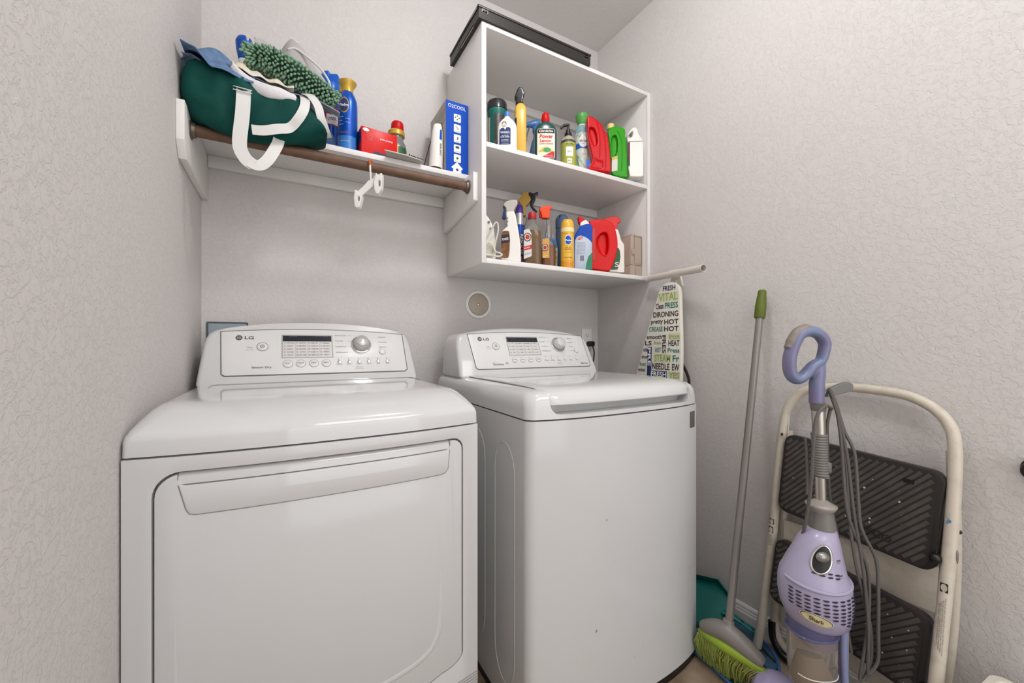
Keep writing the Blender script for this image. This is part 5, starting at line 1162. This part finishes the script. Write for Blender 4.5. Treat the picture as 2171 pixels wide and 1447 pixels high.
# warning stickers on the tubes
def sticker(x, y, z0, z1, lines, side):
    for i in range(lines):
        zz = z0
        O = Vector((x(z0, z1), y-.0045+.0032*i, (z0+z1)/2))
    return
def tube_text(z0, z1, xf0, xf1, y, words):
    A_ = Vector((xf1-xf0, 0, z1-z0)).normalized()
    for i, s in enumerate(words):
        a_ = (-.0052+.0034*i)/.0135; c = Vector(((xf0+xf1)/2-.0137*math.cos(a_), y-.0137*math.sin(a_)*-1 if 0 else y+.0137*math.sin(a_), (z0+z1)/2))-SO
        obj('sticker_text', text_plane(s, c, A_, Vector((0, 1, 0))*1.0 if 0 else Vector((0, 1, 0)), (z1-z0)*(1-.08*i), .0022, 0, .0006), PRINT, t, sm=0)
tube_text(.335, .465, 1.624, 1.653, -1.4035, ['DO NOT STAND ON TOP CAP OR TOP STEP OF STOOL', 'OPEN FULLY AND LOCK BOTH SPREADERS BEFORE USE', 'KEEP BODY CENTRED BETWEEN THE SIDE RAILS', 'MAXIMUM LOAD 225 LB'])
def pict(x, y, z, r):
    P = [Vector((x-.0142, y+dy, z+dz))-SO for dy, dz in ((.0068, -r), (-.0068, -r), (-.0068, r), (.0068, r))]
    obj('sticker', (P, [(0, 1, 2, 3)]), TXTK, t, sm=0)
    P = [Vector((x-.0148, y+.0056*math.cos(a), z+r*.85*math.sin(a)))-SO for a in [2*PI*i/20 for i in range(20)]]; obj('sticker', (P, [tuple(range(20))]), BEI, t, sm=0)
pict(1.6570, -1.4050, .487, .011); pict(1.7190, -.9765, .470, .009); pict(1.7170, -.9750, .442, .011)
for i in range(6): obj('sticker_text', text_plane('WARNING', Vector((1.7150-.0140-.0006*i, -.9735, .422-.006*i))-SO, (0, -1, 0), (0, 0, 1), .013, .0032, .01), PRINT, t, sm=0)
g = ([Vector((1.6890-.0143, -1.405+dy, .640+dz))-SO for dy, dz in ((.004, .012), (.001, .004), (.005, -.001), (.002, -.010), (-.003, -.006), (-.005, .003), (-.001, .006))], [tuple(range(7))]); obj('paint_fleck', g, mat('fleck_blue', '5f86a8', .6), t, sm=0)

# ================================================================= STICK VACUUM
t = thing('stick_vacuum', 'lavender upright stick vacuum with looped grey cord standing in front of the step stool', 'vacuum cleaner', (1.5, -1.206, 0), TH)
KV = 1.2665
va = lambda P: traced(1737, 1580.6, KV, 1580, 680, 3.446)(*P) if len(P) > 1 else [traced(1737, 1580.6, KV, 1580, 680, 3.446)(*P)]
vb_ = lambda P: traced(1737, 1580.6, KV, 1580, 1050, 3.645)(*P)
LAV = mat('lavender_plastic', 'a8a1bb', .3, coat=.15); LAVB = mat('periwinkle_plastic', '6e7b9a', .32, coat=.1, vary=(9, '776f90', .45, .6)); LG = mat('vac_grey', '76736e', .4)
P = [(x, 0, z) for x, z in va([(548, 300), (572, 232), (578, 168), (535, 106), (462, 84), (392, 112), (345, 200), (322, 300), (332, 392), (375, 432), (430, 405), (495, 335)])]
lp = smooth(P, 6, True); rr_ = []
hand = join(xf(tube(lp, [.0125+.0028*math.sin(PI*i/len(lp)) for i in range(len(lp))], 14, True), Matrix.Scale(1.25, 4, (0, 1, 0))), tube([(x, 0, z) for x, z in va([(552, 270), (535, 380), (522, 460), (520, 610)])], [.010, .0165, .0180, .0175], 16))
obj('handle', organic(hand, .0024, 3), LAVB, t, sm=180)
P = [(x, 0, z) for x, z in va([(330, 222), (352, 170), (392, 108), (440, 82), (478, 76)])]
obj('handle_grip', xf(tube(smooth([(x-.004, 0, z+.0045) for x, _, z in P], 5), [.0118]*4+[.0132]*14+[.0105]*3, 14), Matrix.Scale(1.15, 4, (0, 1, 0))), mat('grip_taupe', '857c73', .4), t, sm=180)
def vl(f, rows, n=32, e=2, dy=1, y0=0):
    R_ = []
    for y, xa, xb_ in rows:
        (a, z), (b, _) = f([(xa, y), (xb_, y)]); R_.append((z, (b-a)/2, (b-a)/2*dy, e, (a+b)/2, y0))
    R_.sort(key=lambda r: r[0]); return R_
obj('pole_collar', bottle(vl(va, [(598, 480, 578), (650, 486, 580), (662, 490, 578)])), LG, t)
obj('pole', bottle(vl(va, [(655, 490, 574), (840, 498, 580)])), SILVER, t)
rw = [(828, 487, 586)]+[(840+i*9.5, 487+(i % 2)*5, 590-(i % 2)*5) for i in range(31)]+[(1145, 508, 598)]
obj('pole_grip', bottle(vl(va, [(y, a+(y-840)*.05, b+(y-840)*.03) for y, a, b in rw]), 28), LG, t, sm=25)
obj('cord_clip', box(.014, .030, -.006, .006, 1.002-.27, 1.030-.27), LG, t, bevel=.003)
obj('pole', bottle(vl(va, [(1140, 513, 582), (1345, 520, 588)])), SILVER, t)
obj('collar_flange', xf(bottle(vl(vb_, [(118, 508, 664), (100, 500, 676), (78, 482, 688), (68, 484, 686), (55, 510, 655), (30, 550, 620)])), Matrix.Identity(4)), mat('flange_grey', '98928a', .25), t, sm=60)
obj('neck', bottle(vl(vb_, [(245, 500, 684), (180, 503, 672), (118, 512, 662)])), LG, t, sm=60)
body_lv = vl(vb_, [(985, 420, 690), (960, 375, 735), (930, 345, 760), (850, 308, 772), (750, 290, 775), (650, 291, 766), (590, 302, 748), (560, 318, 735), (500, 345, 724), (420, 388, 712), (330, 432, 700), (245, 500, 684)], dy=.95)
body_lv.sort(key=lambda r: r[0]); obj('motor_housing', bottle(body_lv, 64), LAV, t, sm=70)
def sline(a0, z0, a1, z1, n=10, off=.001): return [surf(body_lv, a0+(a1-a0)*i/n, z0+(z1-z0)*i/n, off) for i in range(n+1)]
zB = lambda y: vb_([(0, y), (0, y)])[0][1]
obj('housing_rim', tube([surf(body_lv, -1.5+3.1*i/40, zB(600)-.010*math.cos(-1.5+3.1*i/40), .0005) for i in range(41)], .0040, 8), LAV, t)
obj('housing_rim', tube([surf(body_lv, 1.28, zB(640)-(zB(640)-zB(905))*i/14, .0005) for i in range(15)], .0035, 8), LAV, t)
gs = []
for r_ in range(10):
    y = 652+r_*27; n_ = 11
    for c_ in range(n_):
        a = -1.25+c_*.235; 
        if r_ > 4 and c_ < 3+(r_-4)*1.25: continue
        zz = zB(y)-.010*math.cos(a)-.002*c_*0
        if abs(a) > 1.2 and r_ > 8: continue
        q = [surf(body_lv, a+.085*k, zz-(.004*abs(k) if 0 else 0)+.0006*(k*k), .0004) for k in (-1, -.5, 0, .5, 1)]
        gs.append(tube(q, [.0008, .0020, .0024, .0020, .0008], 6))
for r_ in range(2):
    for c_ in range(4+r_*0):
        a = -.62+c_*.26; zz = zB(490+r_*22+8*c_); q = [surf(body_lv, a+.09*k, zz, .0004) for k in (-1, -.5, 0, .5, 1)]; gs.append(tube(q, [.0008, .0021, .0022, .0021, .0008], 6))
obj('vent_slots', join(*gs), mat('vent_dark', '231f33', .6), t, kind='stuff')
# switch
za, zc = zB(345), zB(495)
def oval(a, z, ra, rz, off, nn=32): return [surf(body_lv, a+ra*math.cos(2*PI*i/nn)+.05*math.sin(2*PI*i/nn), z+rz*math.sin(2*PI*i/nn), off) for i in range(nn)]
ac = -.42; zm = (za+zc)/2
rg = obj('switch_ring', tube(oval(ac, zm, .37, .0315, .001), .0030, 8, True), CHROME, t)
P = oval(ac, zm, .35, .030, .0012); obj('switch_well', (P+[surf(body_lv, ac, zm, .0012)], [(i, (i+1) % 32, 32) for i in range(32)]), BLACK, t)
q = surf(body_lv, ac, zm+.006, .003); obj('switch_slider', sphere(q, .0165, .010, .0135, 18, 12), mat('switch_satin', '98958f', .2, .6), t)
for i, y in enumerate((425, 520)):
    for j in range(2): q = surf(body_lv, .28, zB(y+12*j), .001); obj('lettering', text_wrap(('Bare Floor', 'Carpet')[i] if j else 'I', body_lv, .30, zB(y+12*j), .012, .003, 0, .0012), PRINT, t, sm=0)
# badge
ab, zb2 = -.58, zB(832)
def ov(ra, rz, off): return [surf(body_lv, ab+ra*math.cos(2*PI*i/32), zb2+rz*math.sin(2*PI*i/32)-.006*math.cos(2*PI*i/32), off) for i in range(32)]
for ra, rz, off, m in ((.44, .0150, .0022, LCREAM), (.41, .0132, .0027, DARK), (.385, .0120, .0031, mat('badge_cream', 'd5c79c', .4))):
    P = ov(ra, rz, off); obj('badge', (P+[surf(body_lv, ab, zb2, off+.0006)], [(i, (i+1) % 32, 32) for i in range(32)]), m, t, sm=0)
obj('lettering', text_wrap('Shark', body_lv, ab, zb2, .030, .0105, .012, .0042, -.19), DARK, t, sm=0)
# dust cup
CUPC = mat('cup_clear', 'e6ddd2', .08, trans=.82, ior=1.25); CUPB = mat('cup_tint', '8f8fc0', .1, trans=.6, ior=1.3)
cup = vl(vb_, [(1440, 372, 660), (1400, 364, 668), (1310, 356, 668), (1100, 354, 668), (1020, 350, 668)], e=2.4, dy=.9)
obj('dust_cup', bottle(cup, 40), CUPC, t, sm=50)
obj('cup_upper', bottle(vl(vb_, [(1020, 346, 672), (950, 344, 690), (920, 350, 700)], dy=.9), 40), CUPB, t, sm=50)
obj('cyclone_shroud', bottle(vl(vb_, [(1140, 470, 655), (1060, 420, 660), (960, 415, 670)], dy=.85), 32), mat('shroud_mauve', '8f7fa8', .3, trans=.2), t, sm=50)
obj('cup_ring', tube([surf(cup, 2*PI*i/40, zB(1030)+.001, .001) for i in range(40)], .0028, 8, True), CUPB, t)
obj('cup_line', tube([surf(cup, -1.2+2.4*i/20, zB(1320), .0006) for i in range(21)], .0012, 6), WHITEP, t)
obj('lettering', text_wrap('Max Fill', cup, .42, zB(1222), .016, .003, 0, .0012), DARK, t, sm=0)
obj('dust_inside', bottle(vl(vb_, [(1440, 400, 630), (1360, 400, 630), (1200, 430, 560)], dy=.8), 24), mat('dust_brown', '8d7a66', .9), t)
Q = vb_([(690, 985), (770, 985), (775, 1447), (700, 1400)])
obj('spine', organic(join(box(Q[0][0]+.006, Q[1][0]+.002, -.012, .050, .110, Q[0][1]+.01)), .003, 4), LAV, t, sm=180)
obj('spine_strip', tube(smooth([(x, -.018, z) for x, z in vb_([(712, 990), (716, 1150), (722, 1300), (728, 1400), (745, 1430)])], 5), .0085, 10), mat('strip_periwinkle', '8f98be', .3), t, sm=180)
obj('base_neck', bottle([(.075, .050, .045), (.110, .055, .050), (.160, .058, .052), (.176, .056, .050)], 32), LAV, t, sm=50)
# floor head lies along the wall direction
hd = []
for i in range(13):
    s = -1+2*i/12; k = math.sqrt(max(.02, 1-s**4)); hd.append([(.066*k*math.cos(a), s*.155, max(.004, .050+(.066*k+.012)*math.sin(a))) for a in [2*PI*j/24 for j in range(24)]])
M = Matrix.Rotation(-TH, 4, 'Z'); fh_ = obj('floor_head', organic(xf(loft(hd), Matrix.Translation((-.015, .012, 0)) @ M), .004, 6), mat('head_lavender', 'a29abb', .28, coat=.2), t, sm=180)
obj('floor_head_edge', xf(box(-.058, .058, -.145, .145, .0005, .012), Matrix.Translation((.0, .0, 0)) @ M), LG, t, bevel=.004)
# cord and hook
obj('cord_hook', organic(xf(prism([(-.005, -.012), (.004, .012), (.030, .024), (.052, .030), (.064, .024), (.064, .010), (.052, .002), (.02, -.006)], -.006, .006), Matrix.Translation((.018, -.004, va([(0, 530), (0, 530)])[0][1]))), .002, 3), mat('hook_grey', '6f6f6b', .35), t, sm=180)
CORD = mat('cord_grey', '5e5b57', .5)
def cord(P, y, f=va): obj('cord', tube(smooth([(x, yy, z) for (x, z), yy in zip(f(P), y)], 6), .0040, 8), CORD, t)
y_ = lambda n, a, b: [a+(b-a)*math.sin(PI*i/(n-1)) for i in range(n)]
P1 = [(590, 510), (625, 620), (650, 800), (660, 1000), (668, 1200), (690, 1400), (760, 1600), (815, 1780), (822, 2000), (800, 2240), (760, 2480), (755, 2540), (790, 2520), (835, 2400), (838, 2200), (790, 1960), (735, 1700), (700, 1400), (690, 1100), (665, 800), (640, 640), (600, 515)]
cord(P1, y_(len(P1), -.012, -.035))
P2 = [(600, 505), (640, 640), (680, 800), (720, 900), (735, 1000), (745, 1300), (760, 1480), (850, 1680), (862, 1900), (858, 2200), (855, 2380), (800, 2470), (790, 2440), (800, 2200), (785, 1900), (760, 1650), (720, 1350), (690, 1000), (655, 760), (615, 600), (595, 510)]
cord(P2, y_(len(P2), -.008, -.045))
P3 = [(598, 640), (540, 615), (490, 640), (452, 720), (440, 900), (438, 1200), (436, 1500), (440, 1620)]
cord(P3, [-.016, -.026, -.030, -.030, -.028, -.020, .0, .02])
P4 = [(600, 640), (595, 760), (610, 900), (625, 1100), (650, 1350), (700, 1600), (720, 1900), (735, 2200), (750, 2400)]
cord(P4, y_(9, -.010, .012))
P5 = [(480, 870), (490, 1000), (500, 1200), (497, 1290)]; cord(P5, [.020, .020, .022, .022])

# ================================================================= BROOM AND DUSTPANS
t = thing('broom', 'broom with grey pole, olive grip and lime green bristles leaning on the right wall', 'broom', (1.47, -.975, 0))
OB = Vector((1.47, -.975, 0)); T_ = Vector((1.752, -.919, 1.268)); B_ = Vector((1.470, -.972, .190)); A = (T_-B_).normalized()
BGM = mat('broom_grey', '827d78', .35, bump=(60, .04, .0005))
obj('pole', tube([B_-OB, T_-A*.085-OB], .0118, 16), mat('pole_grey', '85807b', .3, .25), t, sm=60)
q = lambda d: T_-A*d-OB
obj('grip', tube([q(.105), q(.100), q(.060), q(.032), q(.014), q(.003), q(0)], [.0150, .0178, .0180, .0158, .0135, .0140, .011], 20), mat('grip_olive', '5c6826', .45, spec=.3), t, sm=60)
# head: spindle along HL->HR
HL, HM, HR = Vector((1.462, -.884, .140)), Vector((1.466, -.970, .168)), Vector((1.494, -1.066, .126))
sp = smooth([HL, HM, HR], 10); rd = [.010+.020*math.sin(PI*min(1, max(0, (i+1.2)/(len(sp)+1.4))))**.8 for i in range(len(sp))]
head = join(tube([p-OB for p in sp], rd, 18), tube([HM-OB, HM+A*.022-OB, HM+A*.040-OB], [.026, .0175, .0165], 18))
obj('head_shell', organic(head, .0028, 6), BGM, t, sm=180)
dn = Vector((.018, .018, -1)).normalized()
sp2 = smooth([HL+Vector((-.004, .006, -.016)), HM+Vector((-.012, 0, -.034)), HR+Vector((-.004, -.006, -.016))], 10)
obj('head_band', tube([p-OB for p in sp2], [.006+.014*math.sin(PI*(i+.5)/len(sp2)) for i in range(len(sp2))], 14), mat('lime_band', '93ad3a', .4, spec=.3), t, sm=180)
gs = []; gt = []
rb = random.Random(3)
for k in range(1000):
    f = rb.random(); i = f*(len(sp2)-1); a = sp2[int(i)].lerp(sp2[min(int(i)+1, len(sp2)-1)], i-int(i)); off = Vector((rb.uniform(-.014, .016), 0, 0))
    p0 = a+off+Vector((0, 0, -.004))
    yt = -.862-(.168)*f+rb.uniform(-.012, .012); xt = max(1.472, 1.492-.012*math.sin(PI*f)+.035*f*f+off.x*1.6+rb.uniform(-.012, .012))
    p2 = Vector((xt, yt, .020+rb.uniform(-.003, .016))); p1 = (p0+p2)/2+Vector((rb.uniform(-.004, .004)-.006, rb.uniform(-.005, .005)+.004, .006))
    g = tube([p0-OB, p1-OB, p2-OB], [.0016, .0015, .0009], 4); (gt if f > .86 and rb.random() < .7 else gs).append(g)
obj('bristles', join(*gs), mat('bristle_lime', 'b3bf6c', .6, spec=.25, vary=(90, '96a64d', .35, .65)), t, sm=0, kind='stuff')
obj('bristles', join(*gt), mat('bristle_pale', 'c4c08c', .55), t, sm=0, kind='stuff')
# blue dustpan on the floor
t = thing('dustpan', 'translucent blue dustpan lying on the floor under the broom', 'dustpan', (1.6, -.92, 0), 0, 'dustpans beside the washer')
PO = Vector((1.6, -.92, 0)); BP = mat('dustpan_blue', '4a7894', .3, trans=.2, vary=(14, '3a6784', .4, .65), bump=(40, .15, .002)); BPR = mat('dustpan_rim', '356fae', .3)
out = [(1.505, -.800), (1.485, -.900), (1.474, -.985), (1.490, -1.040), (1.560, -1.050), (1.640, -1.035), (1.715, -.985), (1.758, -.900), (1.762, -.800), (1.62, -.780)]
out = [(p.x, p.y) for p in smooth([(x, y, 0) for x, y in out], 4, True)]; n = len(out)
cx_, cy_ = sum(p[0] for p in out)/n, sum(p[1] for p in out)/n
ring_ = lambda s, z: [Vector((cx_+(x-cx_)*s, cy_+(y-cy_)*s, z))-PO for x, y in out]
obj('pan', loft([ring_(.90, .0005), ring_(1.0, .012), ring_(1.005, .0135), ring_(.985, .0135), ring_(.90, .004)], True), BP, t, sm=50)
k0 = [p for p in out if p[0] < 1.56]
obj('pan_rim', tube([Vector((x-.003, y, .013))-PO for x, y in out], .0042, 8, True), BPR, t)
# teal dustpan leaning in the corner by the baseboard
t = thing('dustpan', 'teal dustpan with pierced handle leaning on the baseboard behind the broom', 'dustpan', (1.69, -.80, .014), 0, 'dustpans beside the washer')
TO = Vector((1.69, -.80, .014)); TM = mat('dustpan_teal', '15706a', .32, coat=.15)
g = lambda P: [Vector(p)-TO for p in P]
fl = g([(1.600, -.690, .024), (1.622, -.765, .022), (1.700, -.812, .040), (1.752, -.800, .090), (1.765, -.735, .118), (1.745, -.640, .095), (1.66, -.62, .05)])
floor_ = (fl+[p+Vector((.0015, 0, -.003)) for p in fl], [tuple(range(7)), tuple(range(13, 6, -1))]+[(i, (i+1) % 7, (i+1) % 7+7, i+7) for i in range(7)])
obj('pan', floor_, TM, t, bevel=.0008, sm=50)
wl = g([(1.622, -.765, .022), (1.700, -.812, .040), (1.752, -.800, .090), (1.765, -.735, .118), (1.745, -.640, .095)])
up = Vector((-.016, -.010, .026)); V = []; 
R_ = [[p, p+up*(.3+.9*(i/4))+Vector((0, -.004, 0)), p+up*(.3+.9*(i/4))+Vector((.004, -.007, 0)), p+Vector((.003, -.003, -.001))] for i, p in enumerate(wl)]
obj('pan_wall', loft(R_), TM, t, bevel=.001, sm=50)
R_ = [[p, p+Vector((-.002, -.010, -.016)), p+Vector((0, -.012, -.018)), p+Vector((.002, -.001, -.002))] for p in g([(1.600, -.690, .026), (1.622, -.765, .024), (1.660, -.790, .030), (1.705, -.815, .040)])]
obj('front_lip', loft(R_), TM, t, bevel=.001)
hp_ = g([(1.705, -.800, .060), (1.712, -.830, .062), (1.722, -.862, .052), (1.732, -.895, .040), (1.738, -.915, .034)])
hg = join(loft([[p+Vector((0, 0, 0))+Vector((math.cos(a)*w_, 0, math.sin(a)*.006)) for a in [2*PI*j/14 for j in range(14)]] for p, w_ in zip(hp_, (.020, .014, .012, .0145, .008))]))
obj('handle', organic(hg, .0025, 4), TM, t, sm=180)
for p in (hp_[2], hp_[3]): obj('handle_hole', sphere(p+Vector((-.002, 0, .0035)), .0045, .009, .0035, 12, 8), BLACK, t)
# dark cord loop on the floor under the stool
t = thing('cord_loop', 'loop of thin dark cord on the floor by the left foot of the step stool', 'cord', (1.69, -1.0, 0))
obj('cord', tube(smooth([(x-1.69, y+1.0, .0045) for x, y in ((1.72, -.93), (1.705, -.965), (1.690, -1.00), (1.660, -1.015), (1.640, -.995), (1.648, -.975))], 6), .004, 8), DARK, t)
# white bin in the lower right corner
t = thing('waste_bin', 'white square plastic waste bin with rolled rim at the right edge', 'bin', (1.585, -1.583, 0))
BN = mat('bin_white', 'd9d2c6', .35)
def sq(h, z, r): return [Vector((x, y, z)) for x, y in [(a*math.cos(.05)+b*math.sin(.05), -a*math.sin(.05)+b*math.cos(.05)) for a, b in rrect(-h, h, -h, h, r, 8)]]
obj('bin_body', loft([sq(.092, .002, .02), sq(.108, .292, .02), sq(.116, .299, .022), sq(.119, .295, .024), sq(.119, .286, .024), sq(.122, .286, .025), sq(.121, .3005, .024), sq(.106, .3030, .02), sq(.104, .296, .02), sq(.090, .010, .02)], True), BN, t, sm=50)
# dark knob on the right wall
t = thing('coat_hook', 'dark bronze round wall knob at the right edge of the picture', 'hook', (1.7875, -1.524, .782))
KB = mat('dark_bronze', '3a3430', .35, .6)
obj('rose', xf(bottle([(0, .027), (.005, .026), (.008, .020)], 28), Matrix.Rotation(-PI/2, 4, 'Y')), KB, t); obj('knob', xf(bottle([(.006, .008), (.018, .008), (.022, .018), (.030, .0225), (.038, .021), (.043, .012), (.0435, 0)], 28), Matrix.Rotation(-PI/2, 4, 'Y')), KB, t, sm=60)
